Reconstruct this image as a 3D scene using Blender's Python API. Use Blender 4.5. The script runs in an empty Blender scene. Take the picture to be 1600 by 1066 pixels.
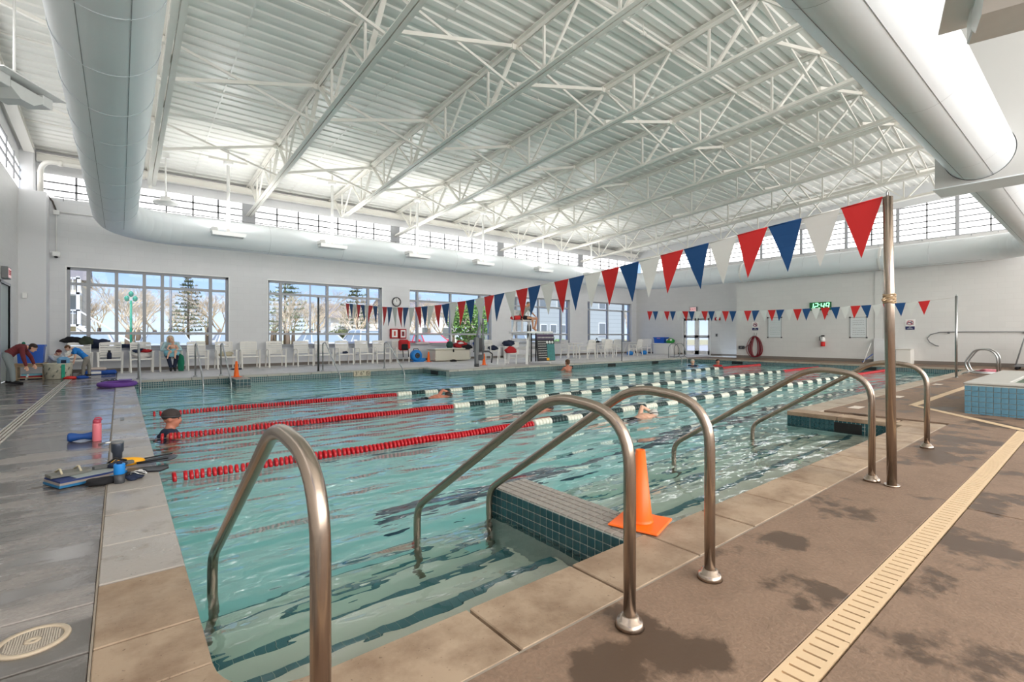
import bpy, bmesh, math, random
from mathutils import Vector, Matrix, Quaternion
rnd = random.Random(7)
PI = math.pi
D = bpy.data; SC = bpy.context.scene; COL = SC.collection

# ------------------------------------------------------------------ camera, world, sun, exposure
cam_d = D.cameras.new('camera'); cam = D.objects.new('camera', cam_d); COL.objects.link(cam)
cam.location = (0, 0, 1.1)
cam.rotation_euler = (PI/2, 0, -math.radians(51.1))
cam_d.sensor_width = 36; cam_d.lens = 758.5/1600*36
cam_d.shift_y = -8/1600
cam_d.clip_start = 0.05; cam_d.clip_end = 500
SC.camera = cam
# camera looks along (sin38.9, cos38.9): rotate so that -Z points there
cam.rotation_euler = (PI/2, 0, -math.radians(38.9))
SC.view_settings.view_transform = 'Standard'; SC.view_settings.look = 'None'
SC.view_settings.exposure = 0.95; SC.view_settings.gamma = 1.0
SC.view_settings.use_curve_mapping = False
CY = SC.cycles
CY.max_bounces = 12; CY.diffuse_bounces = 5; CY.glossy_bounces = 4; CY.transmission_bounces = 8
CY.transparent_max_bounces = 16; CY.volume_bounces = 0
CY.sample_clamp_indirect = 6; CY.use_denoising = True
CY.caustics_refractive = True; CY.caustics_reflective = False
CY.blur_glossy = 0.5

W = D.worlds.new('sky'); SC.world = W; W.use_nodes = True
nt = W.node_tree; nt.nodes.clear()
wo = nt.nodes.new('ShaderNodeOutputWorld'); bg = nt.nodes.new('ShaderNodeBackground')
tc = nt.nodes.new('ShaderNodeTexCoord'); sp = nt.nodes.new('ShaderNodeSeparateXYZ')
rp = nt.nodes.new('ShaderNodeValToRGB')
nt.links.new(tc.outputs['Generated'], sp.inputs[0]); nt.links.new(sp.outputs['Z'], rp.inputs[0])
nt.links.new(rp.outputs[0], bg.inputs[0]); nt.links.new(bg.outputs[0], wo.inputs[0])
e = rp.color_ramp.elements
e[0].position = 0.0; e[0].color = (0.72, 0.84, 1.0, 1)
e[1].position = 0.55; e[1].color = (0.16, 0.33, 0.85, 1)
k = e.new(0.10); k.color = (0.42, 0.63, 0.98, 1)
bg.inputs[1].default_value = 0.66

sun_d = D.lights.new('sun', 'SUN'); sun = D.objects.new('sun', sun_d); COL.objects.link(sun)
sun_d.energy = 3.0; sun_d.angle = 0.01; sun_d.color = (1, 0.97, 0.92)
sun.rotation_euler = (math.radians(30), 0, math.radians(-25))   # shines towards +Y and down, onto the car park

DAY = 1.9          # radiance of the daylit translucent clerestory panels
FILL_NEAR = 3.7  # radiance of the unseen fill panels added on the near wall

# ------------------------------------------------------------------ helpers
def S(r, g=None, b=None):
    if g is None: g = b = r
    f = lambda c: ((c/255)/12.92 if c/255 <= 0.04045 else (((c/255)+0.055)/1.055)**2.4)
    return (f(r), f(g), f(b), 1)

MATS = {}
def mat(name, col, rough=0.5, metal=0.0, spec=0.5, noise=0.0, nscale=8, bump=0.0, bscale=30, trans=0, alpha=1, emit=None, es=0):
    if name in MATS: return MATS[name]
    m = D.materials.new(name); m.use_nodes = True; n = m.node_tree
    b = n.nodes['Principled BSDF']
    b.inputs['Base Color'].default_value = col; b.inputs['Roughness'].default_value = rough
    b.inputs['Metallic'].default_value = metal; b.inputs['Specular IOR Level'].default_value = spec
    if trans: b.inputs['Transmission Weight'].default_value = trans
    if emit: b.inputs['Emission Color'].default_value = emit; b.inputs['Emission Strength'].default_value = es
    tcn = n.nodes.new('ShaderNodeTexCoord')
    if noise:
        t = n.nodes.new('ShaderNodeTexNoise'); t.inputs['Scale'].default_value = nscale; t.inputs['Detail'].default_value = 5
        n.links.new(tcn.outputs['Object'], t.inputs['Vector'])
        mx = n.nodes.new('ShaderNodeMix'); mx.data_type = 'RGBA'
        n.links.new(t.outputs['Fac'], mx.inputs[0])
        mx.inputs[6].default_value = tuple(c*(1-noise) for c in col[:3]) + (1,)
        mx.inputs[7].default_value = tuple(min(1, c*(1+noise)) for c in col[:3]) + (1,)
        n.links.new(mx.outputs[2], b.inputs['Base Color'])
    if bump:
        t2 = n.nodes.new('ShaderNodeTexNoise'); t2.inputs['Scale'].default_value = bscale; t2.inputs['Detail'].default_value = 4
        n.links.new(tcn.outputs['Object'], t2.inputs['Vector'])
        bp = n.nodes.new('ShaderNodeBump'); bp.inputs['Strength'].default_value = bump; bp.inputs['Distance'].default_value = 0.01
        n.links.new(t2.outputs['Fac'], bp.inputs['Height']); n.links.new(bp.outputs[0], b.inputs['Normal'])
    MATS[name] = m; return m

class G:
    """collects verts and faces of one mesh"""
    def __init__(s): s.v = []; s.f = []; s.sm = []; s.mi = []; s.cur = 0
    def add(s, vs, fs, smooth=False):
        o = len(s.v); s.v += [tuple(x) for x in vs]
        for f in fs: s.f.append(tuple(i+o for i in f)); s.sm.append(smooth); s.mi.append(s.cur)
        return s
    def box(s, x0, x1, y0, y1, z0, z1, bev=0):
        if x0 > x1: x0, x1 = x1, x0
        if y0 > y1: y0, y1 = y1, y0
        if z0 > z1: z0, z1 = z1, z0
        if bev:
            b = min(bev, (x1-x0)/2.01, (y1-y0)/2.01, (z1-z0)/2.01)
            vs = []
            for z, q in ((z0, b), (z0+b, 0), (z1-b, 0), (z1, b)):
                for (x, y) in ((x0+b, y0+q), (x1-b, y0+q), (x1-q, y0+b), (x1-q, y1-b), (x1-b, y1-q), (x0+b, y1-q), (x0+q, y1-b), (x0+q, y0+b)):
                    vs.append((x, y, z))
            fs = [tuple(range(7, -1, -1)), tuple(range(24, 32))]
            for k in range(3):
                for i in range(8): fs.append((k*8+i, k*8+(i+1) % 8, k*8+8+(i+1) % 8, k*8+8+i))
            return s.add(vs, fs)
        return s.add([(x0,y0,z0),(x1,y0,z0),(x1,y1,z0),(x0,y1,z0),(x0,y0,z1),(x1,y0,z1),(x1,y1,z1),(x0,y1,z1)],
                     [(0,3,2,1),(4,5,6,7),(0,1,5,4),(1,2,6,5),(2,3,7,6),(3,0,4,7)])
    def bar(s, p, q, w, h=None, up=(0,0,1)):
        """rectangular bar from p to q, w across, h along up"""
        h = h or w; p = Vector(p); q = Vector(q); d = (q-p)
        if d.length < 1e-6: return s
        d.normalize(); u = Vector(up); u = u - d*u.dot(d)
        if u.length < 1e-4: u = Vector((1,0,0)) - d*d.x
        u.normalize(); r = d.cross(u)
        vs = []
        for e_ in (p, q):
            for a, b in ((-1,-1),(1,-1),(1,1),(-1,1)): vs.append(e_ + r*(a*w/2) + u*(b*h/2))
        return s.add(vs, [(3,2,1,0),(4,5,6,7),(0,1,5,4),(1,2,6,5),(2,3,7,6),(3,0,4,7)])
    def tube(s, pts, r, n=8, cap=True, smooth=True, closed=False):
        pts = [Vector(p) for p in pts]; rs = r if isinstance(r, (list, tuple)) else [r]*len(pts)
        N = len(pts); vs = []; fs = []
        prev = None
        for i, p in enumerate(pts):
            if closed: t = pts[(i+1) % N]-pts[i-1]
            else: t = (pts[min(i+1, N-1)]-pts[max(i-1, 0)])
            t = t.normalized() if t.length > 1e-9 else Vector((0,0,1))
            if prev is None:
                a = Vector((0,0,1)) if abs(t.z) < 0.9 else Vector((1,0,0))
                u = (a - t*a.dot(t)).normalized()
            else:
                u = prev - t*prev.dot(t)
                u = u.normalized() if u.length > 1e-6 else Vector((1,0,0))
            prev = u; w = t.cross(u)
            for k in range(n):
                a = 2*PI*k/n; vs.append(p + (u*math.cos(a) + w*math.sin(a))*rs[i])
        for i in range(N if closed else N-1):
            j = (i+1) % N
            for k in range(n): fs.append((i*n+k, i*n+(k+1) % n, j*n+(k+1) % n, j*n+k))
        o = len(s.v)
        s.add(vs, fs, smooth)
        if cap and not closed:
            s.f.append(tuple(o+k for k in range(n-1, -1, -1))); s.sm.append(False); s.mi.append(s.cur)
            s.f.append(tuple(o+(N-1)*n+k for k in range(n))); s.sm.append(False); s.mi.append(s.cur)
        return s
    def cyl(s, p, q, r, r2=None, n=16, smooth=True, cap=True):
        return s.tube([p, q], [r, r if r2 is None else r2], n, cap, smooth)
    def lathe(s, prof, c=(0,0,0), n=20, smooth=True, axis='z', sx=1, sy=1):
        vs = []; fs = []
        for (r, z) in prof:
            for k in range(n):
                a = 2*PI*k/n; x, y = r*math.cos(a)*sx, r*math.sin(a)*sy
                if axis == 'z': vs.append((c[0]+x, c[1]+y, c[2]+z))
                elif axis == 'y': vs.append((c[0]+x, c[1]+z, c[2]+y))
                else: vs.append((c[0]+z, c[1]+x, c[2]+y))
        for i in range(len(prof)-1):
            for k in range(n): fs.append((i*n+k, i*n+(k+1) % n, (i+1)*n+(k+1) % n, (i+1)*n+k))
        o = len(s.v); s.add(vs, fs, smooth)
        for i, rev in ((0, True), (len(prof)-1, False)):
            if prof[i][0] > 1e-5:
                ids = [o+i*n+k for k in range(n)]
                s.f.append(tuple(reversed(ids)) if rev else tuple(ids)); s.sm.append(False); s.mi.append(s.cur)
        return s
    def ell(s, c, r, n=12, m=8, rot=None):
        vs = []; fs = []
        R = rot or Matrix.Identity(3)
        for i in range(m+1):
            t = PI*i/m
            for k in range(n):
                a = 2*PI*k/n
                vs.append(Vector(c) + R @ Vector((r[0]*math.sin(t)*math.cos(a), r[1]*math.sin(t)*math.sin(a), r[2]*math.cos(t))))
        for i in range(m):
            for k in range(n): fs.append((i*n+k, (i+1)*n+k, (i+1)*n+(k+1) % n, i*n+(k+1) % n))
        return s.add(vs, fs, True)
    def prism(s, poly, z0, z1, M_=None):
        n = len(poly); vs = [(x, y, z0) for x, y in poly] + [(x, y, z1) for x, y in poly]
        if M_ is not None: vs = [M_ @ Vector(v) for v in vs]
        return s.add(vs, [tuple(range(n-1, -1, -1)), tuple(range(n, 2*n))] + [(i, (i+1) % n, n+(i+1) % n, n+i) for i in range(n)])
    def xf(s, M_, i0=0):
        for i in range(i0, len(s.v)): s.v[i] = tuple(M_ @ Vector(s.v[i]))
        return s
    def build(s, name, m, parent=None, **kw):
        me = D.meshes.new(name); me.from_pydata(s.v, [], s.f); me.update()
        me.polygons.foreach_set('use_smooth', s.sm)
        ms = m if isinstance(m, (list, tuple)) else [m]
        for x in ms: me.materials.append(x)
        if len(ms) > 1: me.polygons.foreach_set('material_index', s.mi)
        o = D.objects.new(name, me); COL.objects.link(o)
        if parent is not None: o.parent = parent
        for k_, v_ in kw.items(): o[k_] = v_
        return o

def tag(o, label, cat, group=None):
    o['label'] = label; o['category'] = cat
    if group: o['group'] = group
    return o
def thing(name, label, cat, loc=(0,0,0), rz=0, group=None):
    o = D.objects.new(name, None); COL.objects.link(o); o.location = loc; o.rotation_euler = (0, 0, rz)
    o.empty_display_size = 0.1
    return tag(o, label, cat, group)
def struct(o): o['kind'] = 'structure'; return o
def sgroup(name):
    o = D.objects.new(name, None); COL.objects.link(o); o['kind'] = 'structure'; return o
def dup(root, loc, rz=0, label=None, group=None):
    ch = {}
    for o in D.objects:
        if o.parent: ch.setdefault(o.parent.name, []).append(o)
    def rec(o, par):
        c = o.copy(); COL.objects.link(c)
        if par is not None: c.parent = par
        for k_ in ch.get(o.name, []): rec(k_, c)
        return c
    r = rec(root, None); r.location = loc; r.rotation_euler = (0, 0, rz)
    if label: r['label'] = label
    if group: r['group'] = group
    return r
def inst(o, loc=(0,0,0), rot=None, scale=None):
    c = o.copy(); COL.objects.link(c); c.location = loc
    if rot: c.rotation_euler = rot
    if scale: c.scale = scale
    return c
def roundpath(pts, rad, seg=6):
    pts = [Vector(p) for p in pts]; out = [pts[0]]
    for i in range(1, len(pts)-1):
        a, b, c = pts[i-1], pts[i], pts[i+1]
        r = rad[i] if isinstance(rad, (list, tuple)) else rad
        d1 = (a-b); d2 = (c-b); l = min(r, d1.length*0.49, d2.length*0.49)
        p = b + d1.normalized()*l; q = b + d2.normalized()*l
        for k in range(seg+1):
            t = k/seg; out.append(p*(1-t)**2 + b*2*t*(1-t) + q*t*t)
    out.append(pts[-1]); return out
def text(name, s, size, m, parent, loc, rot, ext=0.002, align='CENTER'):
    c = D.curves.new(name, 'FONT'); c.body = s; c.size = size; c.extrude = ext; c.align_x = align; c.align_y = 'CENTER'
    c.resolution_u = 2
    o = D.objects.new(name, c); COL.objects.link(o)
    me = D.meshes.new_from_object(o.evaluated_get(bpy.context.evaluated_depsgraph_get()))
    D.objects.remove(o); o = D.objects.new(name, me); COL.objects.link(o); me.materials.append(m)
    o.location = loc; o.rotation_euler = rot
    if parent: o.parent = parent
    return o

# ------------------------------------------------------------------ node materials
def nodes_mat(name):
    m = D.materials.new(name); m.use_nodes = True; n = m.node_tree
    return m, n, n.nodes['Principled BSDF']
def N(n, t, **kw):
    x = n.nodes.new(t)
    for k_, v_ in kw.items():
        if hasattr(x, k_) and not k_.startswith('i_'): setattr(x, k_, v_)
        elif k_.startswith('i_'): x.inputs[k_[2:]].default_value = v_
    return x
def noise(n, scale, detail=5, vec=None, sc=(1,1,1), rough=0.5):
    g = n.nodes.new('ShaderNodeNewGeometry')
    mp = n.nodes.new('ShaderNodeMapping'); mp.inputs['Scale'].default_value = sc
    n.links.new(vec or g.outputs['Position'], mp.inputs['Vector'])
    t = n.nodes.new('ShaderNodeTexNoise'); t.inputs['Scale'].default_value = scale; t.inputs['Detail'].default_value = detail
    t.inputs['Roughness'].default_value = rough
    n.links.new(mp.outputs[0], t.inputs['Vector']); return t.outputs['Fac']
def ramp(n, fac, stops):
    r = n.nodes.new('ShaderNodeValToRGB'); n.links.new(fac, r.inputs[0]); el = r.color_ramp.elements
    for i, (p, c) in enumerate(stops):
        if isinstance(c, (int, float)): c = (c, c, c, 1)
        if i < 2: el[i].position = p; el[i].color = c
        else: x = el.new(p); x.color = c
    return r.outputs[0]
def mixc(n, fac, a, b, mode='MIX'):
    x = n.nodes.new('ShaderNodeMix'); x.data_type = 'RGBA'; x.blend_type = mode
    for sock, val in ((x.inputs[0], fac), (x.inputs[6], a), (x.inputs[7], b)):
        if hasattr(val, 'links'): n.links.new(val, sock)
        else: sock.default_value = val
    return x.outputs[2]
def bumpn(n, h, dist=0.01, st=1.0):
    b = n.nodes.new('ShaderNodeBump'); b.inputs['Strength'].default_value = st; b.inputs['Distance'].default_value = dist
    n.links.new(h, b.inputs['Height']); return b.outputs[0]

def deck_mat(name, dry1, dry2, wet, wetlo, wethi, wscale, sc=(1,1,1), wr=0.15, dr=0.7):
    wr = (wr, wr, wr, 1)
    m, n, b = nodes_mat(name)
    big = noise(n, 0.9, 6); fine = noise(n, 60, 3); mid = noise(n, 7, 5)
    c = mixc(n, ramp(n, big, [(0.3, 0.0), (0.7, 1.0)]), dry1, dry2)
    c = mixc(n, ramp(n, fine, [(0.42, 0.0), (0.68, 0.6)]), c, tuple(min(1, x*1.55) for x in dry2[:3])+(1,))
    c = mixc(n, ramp(n, mid, [(0.45, 0.0), (0.75, 0.3)]), c, wet)
    w = ramp(n, noise(n, wscale, 7, sc=sc, rough=0.6), [(wetlo, 0.0), (wethi, 1.0)])
    c = mixc(n, w, c, wet)
    n.links.new(c, b.inputs['Base Color'])
    b.inputs['Specular IOR Level'].default_value = 0.5 if wr[0] > 0.3 else 0.8
    rg = mixc(n, w, (dr,)*3+(1,), wr); n.links.new(rg, b.inputs['Roughness'])
    hs = n.nodes.new('ShaderNodeMath'); hs.operation = 'MULTIPLY'; n.links.new(fine, hs.inputs[0])
    inv = n.nodes.new('ShaderNodeMath'); inv.operation = 'SUBTRACT'; inv.inputs[0].default_value = 1.15; n.links.new(w, inv.inputs[1])
    n.links.new(inv.outputs[0], hs.inputs[1])
    n.links.new(bumpn(n, hs.outputs[0], 0.004, 0.8), b.inputs['Normal'])
    return m
m_deck_wet = deck_mat('deck_concrete_wet', S(156,148,143), S(138,131,126), S(100,95,91), 0.36, 0.52, 2.0, (0.5, 1.6, 1), wr=0.14, dr=0.42)
m_deck = deck_mat('deck_concrete', S(138,114,95), S(120,98,81), S(84,66,52), 0.54, 0.58, 1.5, wr=0.5)
m_deck_far = deck_mat('deck_concrete_far_glare', S(208,205,202), S(190,186,182), S(150,145,141), 0.55, 0.7, 1.0)  # grey concrete lightened; glare on the far deck is put into its colour
def coping_mat(name, a, b_, stain, lo, hi, rough):
    m, n, b = nodes_mat(name)
    c = mixc(n, noise(n, 2.5, 6), a, b_)
    oi = n.nodes.new('ShaderNodeObjectInfo'); v = ramp(n, oi.outputs['Random'], [(0.0, 0.82), (1.0, 1.0)])
    c = mixc(n, 1.0, c, v, 'MULTIPLY')
    st = ramp(n, noise(n, 4, 8, rough=0.65), [(lo, 0.0), (hi, 1.0)])
    c = mixc(n, st, c, stain)
    pit = ramp(n, noise(n, 60, 4), [(0.66, 0.0), (0.72, 0.7)])
    c = mixc(n, pit, c, tuple(x*0.6 for x in stain[:3])+(1,))
    n.links.new(c, b.inputs['Base Color'])
    r = ramp(n, noise(n, 1.7, 5), [(0.4, rough), (0.6, min(1, rough+0.25))]); n.links.new(r, b.inputs['Roughness'])
    n.links.new(bumpn(n, noise(n, 40, 5), 0.003, 0.6), b.inputs['Normal'])
    return m
m_coping_wet = coping_mat('coping_left', S(186,178,170), S(168,160,152), S(128,116,104), 0.56, 0.72, 0.22)
m_coping = coping_mat('coping_near', S(184,162,138), S(163,139,115), S(124,100,79), 0.42, 0.72, 0.5)
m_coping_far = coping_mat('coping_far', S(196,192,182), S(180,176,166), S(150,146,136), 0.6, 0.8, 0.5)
m_coping_end = coping_mat('coping_end', S(186,172,154), S(168,154,138), S(140,124,108), 0.5, 0.7, 0.5)

def paint(name, col, blocks=True, rough=0.45, axis='xz'):
    m, n, b = nodes_mat(name)
    c = mixc(n, noise(n, 0.6, 4), tuple(x*0.94 for x in col[:3])+(1,), col)
    n.links.new(c, b.inputs['Base Color']); b.inputs['Roughness'].default_value = rough
    if blocks:
        g = n.nodes.new('ShaderNodeNewGeometry'); sp_ = n.nodes.new('ShaderNodeSeparateXYZ'); cb = n.nodes.new('ShaderNodeCombineXYZ')
        n.links.new(g.outputs['Position'], sp_.inputs[0])
        n.links.new(sp_.outputs['X' if axis == 'xz' else 'Y'], cb.inputs[0]); n.links.new(sp_.outputs['Z'], cb.inputs[1])
        bt = n.nodes.new('ShaderNodeTexBrick'); bt.inputs['Scale'].default_value = 1.0
        bt.inputs['Brick Width'].default_value = 0.4; bt.inputs['Row Height'].default_value = 0.2; bt.inputs['Mortar Size'].default_value = 0.006
        bt.inputs['Mortar Smooth'].default_value = 0.3
        bt.inputs['Color1'].default_value = (1,1,1,1); bt.inputs['Color2'].default_value = (0.97,0.97,0.97,1); bt.inputs['Mortar'].default_value = (0.94,0.94,0.94,1)
        n.links.new(cb.outputs[0], bt.inputs['Vector'])
        c = mixc(n, 1.0, c, bt.outputs['Color'], 'MULTIPLY'); n.links.new(c, b.inputs['Base Color'])
        inv = n.nodes.new('ShaderNodeMath'); inv.operation = 'SUBTRACT'; inv.inputs[0].default_value = 1; n.links.new(bt.outputs['Fac'], inv.inputs[1])
        n.links.new(bumpn(n, inv.outputs[0], 0.005, 0.25), b.inputs['Normal'])
    return m
WALLC = S(226,227,229)
m_wall_x = paint('painted_block_wall', WALLC, axis='xz')
m_wall_y = paint('painted_block_wall_side', S(224,223,221), axis='yz')
m_smooth = paint('painted_plaster', WALLC, blocks=False)
m_ceil = mat('ceiling_white_steel', S(238,238,233), 0.35, noise=0.05, nscale=1.2)
m_steel_w = mat('white_painted_steel', S(232,230,223), 0.4, noise=0.03, nscale=4)
m_base = mat('baseboard_grey', S(122,114,106), 0.6)

def tile_mat(name, c1, c2, grout, size, axes, rough=0.18, big=0.0):
    m, n, b = nodes_mat(name)
    g = n.nodes.new('ShaderNodeNewGeometry'); sp_ = n.nodes.new('ShaderNodeSeparateXYZ'); cb = n.nodes.new('ShaderNodeCombineXYZ')
    n.links.new(g.outputs['Position'], sp_.inputs[0])
    n.links.new(sp_.outputs[axes[0]], cb.inputs[0]); n.links.new(sp_.outputs[axes[1]], cb.inputs[1])
    bt = n.nodes.new('ShaderNodeTexBrick'); bt.offset = 0; bt.inputs['Scale'].default_value = 1
    bt.inputs['Brick Width'].default_value = size; bt.inputs['Row Height'].default_value = size; bt.inputs['Mortar Size'].default_value = size*0.06
    bt.inputs['Mortar Smooth'].default_value = 0.1
    bt.inputs['Color1'].default_value = c1; bt.inputs['Color2'].default_value = c2; bt.inputs['Mortar'].default_value = grout
    n.links.new(cb.outputs[0], bt.inputs['Vector']); n.links.new(bt.outputs['Color'], b.inputs['Base Color'])
    b.inputs['Roughness'].default_value = rough
    return m
TG = S(190,196,190)
m_tile_x = tile_mat('teal_tile_x', S(38,78,84), S(54,98,104), TG, 0.05, 'XZ')
m_tile_y = tile_mat('teal_tile_y', S(38,78,84), S(54,98,104), TG, 0.05, 'YZ')
m_tile_pc = mat('teal_tile', S(44,82,88), 0.15, noise=0.35, nscale=14)
m_grout = mat('tile_grout', S(186,188,180), 0.7)
m_top_tile = mat('grey_tile', S(146,139,131), 0.35, noise=0.18, nscale=11)
m_spa_tile = mat('blue_tile', S(96,142,164), 0.18, noise=0.22, nscale=13)
m_dark = mat('black_void', S(14,16,16), 0.6)

# pool plaster and water
m_plaster, n, b = nodes_mat('pool_plaster')
n.links.new(mixc(n, noise(n, 1.2, 4), S(206,226,222), S(220,236,230)), b.inputs['Base Color']); b.inputs['Roughness'].default_value = 0.8
m_step = mat('pool_step_plaster', S(222,218,200), 0.8)
m_water, n, b = nodes_mat('pool_water')
n.nodes.remove(b); out = n.nodes['Material Output']
gl = n.nodes.new('ShaderNodeBsdfGlass'); gl.inputs['IOR'].default_value = 1.33; gl.inputs['Roughness'].default_value = 0.0
h1 = noise(n, 1.0, 1.5, sc=(1.1, 3.4, 1), rough=0.4); h2 = noise(n, 1.0, 2, sc=(3.2, 7.5, 1), rough=0.4)
ad = n.nodes.new('ShaderNodeMath'); ad.operation = 'MULTIPLY_ADD'; n.links.new(h2, ad.inputs[0]); ad.inputs[1].default_value = 0.24; n.links.new(h1, ad.inputs[2])
n.links.new(bumpn(n, ad.outputs[0], 0.09, 1.0), gl.inputs['Normal'])
n.links.new(gl.outputs[0], out.inputs['Surface'])
va = n.nodes.new('ShaderNodeVolumeAbsorption'); va.inputs['Color'].default_value = (0.15, 0.86, 0.88, 1); va.inputs['Density'].default_value = 0.32
n.links.new(va.outputs[0], out.inputs['Volume'])

m_chrome, n, b = nodes_mat('brushed_stainless')
b.inputs['Base Color'].default_value = S(176,160,146); b.inputs['Metallic'].default_value = 1.0
b.inputs['Roughness'].default_value = 0.27
m_chrome_far = mat('satin_stainless', S(170,172,172), 0.28, 1.0)
m_alu = mat('grey_aluminium_frame', S(172,174,178), 0.45)
m_white_pl = mat('white_resin', S(236,234,228), 0.35)
m_white = mat('white_gloss', S(238,238,236), 0.3)
m_duct = mat('duct_pale_grey', S(234,240,244), 0.42, noise=0.02, nscale=3)
m_seam = mat('duct_seam', S(136,142,146), 0.5)
m_black = mat('black_plastic', S(24,24,27), 0.4)
m_grey = mat('grey_plastic', S(120,122,124), 0.45)
m_dgrey = mat('dark_grey_plastic', S(62,64,68), 0.45)
m_orange = mat('orange_cone_plastic', S(250,108,14), 0.38)
m_red = mat('flag_red', S(208,34,34), 0.6); m_blue = mat('flag_blue', S(12,72,128), 0.6); m_flagw = mat('flag_white', S(226,226,222), 0.7)
m_rope = mat('rope', S(200,196,186), 0.8)
m_float_r = mat('float_red', S(190,22,34), 0.3); m_float_w = mat('float_white', S(228,228,214), 0.35); m_float_g = mat('float_dark_green', S(24,50,50), 0.35)
m_grate = mat('tan_grate', S(214,186,150), 0.55, noise=0.08, nscale=5)
m_dark_ch = mat('drain_channel', S(46,36,28), 0.8)
def panel_mat(name, col, st):
    m = D.materials.new(name); m.use_nodes = True; n = m.node_tree; n.nodes.clear()
    o = n.nodes.new('ShaderNodeOutputMaterial'); e_ = n.nodes.new('ShaderNodeEmission'); e_.inputs[0].default_value = col; e_.inputs[1].default_value = st
    n.links.new(e_.outputs[0], o.inputs[0]); return m
m_day = panel_mat('daylit_panel', (1, 0.985, 0.97, 1), DAY)
m_fill_near = panel_mat('fill_panel_near', (1, 0.965, 0.925, 1), FILL_NEAR)  # glow for the added panels out of view, slightly warm
m_glass, n, b = nodes_mat('window_glass')
n.nodes.remove(b); out = n.nodes['Material Output']
tr = n.nodes.new('ShaderNodeBsdfTransparent'); tr.inputs[0].default_value = (0.95, 0.97, 0.97, 1)
gg = n.nodes.new('ShaderNodeBsdfGlossy'); gg.inputs['Roughness'].default_value = 0.02
fr = n.nodes.new('ShaderNodeFresnel'); fr.inputs[0].default_value = 1.3
mx = n.nodes.new('ShaderNodeMixShader'); n.links.new(fr.outputs[0], mx.inputs[0]); n.links.new(tr.outputs[0], mx.inputs[1]); n.links.new(gg.outputs[0], mx.inputs[2])
n.links.new(mx.outputs[0], out.inputs['Surface'])
# ------------------------------------------------------------------ room constants (metres)
XL, XE, XEL, YN, YF = -2.15, 26.0, 24.3, -6.0, 19.4
PX0, PX1, PY0, PY1, PYB, PYS, PXB, PXS = 0.23, 21.95, 1.62, 15.1, 13.35, 3.0, 7.6, 8.2
WZ = -0.19
slope = 0.0695
def bz(y): return 5.40+(YF-y)*slope      # truss bottom chord
def tz(y): return 6.30+(YF-y)*slope      # truss top chord
def dz(y): return 6.42+(YF-y)*slope      # underside of the roof deck

# ---- floor slabs
floor = sgroup('floor')
def slab(x0, x1, y0, y1, m, bev=0.003):
    G().box(x0, x1, y0, y1, -0.12, 0.0, bev).build('deck_slab', m, floor)
gp = 0.007
for (x0, x1) in ((XL, -1.09), (-0.95, -0.085)):
    ys = [YN, -2.6, -0.6, 0.55, 1.3, 2.24, 2.64, 5.4, 8.4, 11.6, 14.8, 19.4]
    for a, b_ in zip(ys, ys[1:]): slab(x0, x1, a+gp, b_-gp, m_deck_wet)
for a, b_ in ((-0.085, 8.1), ): slab(a+gp, b_, 0.705, 1.293, m_deck)
for a, b_ in ((-0.085, 4.2), (4.2, 8.1)): slab(a+gp, b_-gp, YN, 0.585, m_deck)
slab(8.1+gp, 26, YN, 2.69, m_deck)
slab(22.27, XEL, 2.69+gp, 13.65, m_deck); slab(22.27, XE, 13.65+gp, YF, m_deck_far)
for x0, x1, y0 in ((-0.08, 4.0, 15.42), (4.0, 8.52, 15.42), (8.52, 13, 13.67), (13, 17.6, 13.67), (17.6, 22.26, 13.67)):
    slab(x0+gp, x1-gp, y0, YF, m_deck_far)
G().box(XL-0.2, XE+0.2, YN-0.2, 0.55, -0.3, -0.13).box(XL-0.2, PX0-0.02, 0.55, YF, -0.3, -0.13).box(PX0-0.02, XE, 0.55, PY0-0.02, -0.3, -0.13)\
   .box(PX0, XE, PY1+0.02, YF, -0.3, -0.13).build('floor_base', m_dark_ch, floor)

# ---- pool shell
pool = sgroup('pool_basin')
FZ = -1.28
def wallx(y, x0, x1, inward):   # wall whose face lies in plane y
    y2 = y - 0.2*inward
    G().box(x0, x1, y, y2, -0.33, -0.055).build('tile_band', m_tile_x, pool)
    G().box(x0, x1, y, y2, FZ-0.1, -0.33).build('pool_wall', m_plaster, pool)
def wally(x, y0, y1, inward):
    x2 = x - 0.2*inward
    G().box(x, x2, y0, y1, -0.33, -0.055).build('tile_band', m_tile_y, pool)
    G().box(x, x2, y0, y1, FZ-0.1, -0.33).build('pool_wall', m_plaster, pool)
wallx(PY0, PX0-0.2, PXB+0.2, 1); wally(PXB, PY0, PYS, -1); wallx(PYS, PXB+0.2, PX1+0.2, 1); wally(PX1, PYS, PYB, -1)
wallx(PYB, PXS, PX1+0.2, -1); wally(PXS, PYB+0.2, PY1, -1); wallx(PY1, PX0-0.2, PXS+0.2, -1); wally(PX0, PY0, PY1, 1)
G().box(PX0-0.1, PX1+0.1, PY0-0.1, PY1+0.1, FZ-0.2, FZ).build('pool_floor', m_plaster, pool)
m_line = mat('lane_marking_tile', S(30,60,84), 0.4)
for y in (4.2, 6.4, 8.7, 11.6):
    G().box(1.8, 20.4, y-0.13, y+0.13, FZ, FZ+0.004).build('lane_marking', m_line, pool)
m_nos = mat('nosing_tile', S(66,112,118), 0.3)
# submerged steps with dark tile nosings
for (xa, xb) in ((PX0, 2.11), (2.43, PXB)):
    for k_, (y, z) in enumerate(((2.2, -0.40), (2.62, -0.62), (3.02, -0.84), (3.42, -1.06))):
        G().box(xa, xb, PY0, y, FZ, z).build('pool_step', m_step, pool)
        g = G(); x = xa+0.01
        while x < xb-0.05:
            g.box(x, x+0.048, y-0.050, y+0.004, z-0.05, z+0.004); x += 0.05
        g.build('step_nosing', m_nos, pool, kind='stuff')
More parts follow.
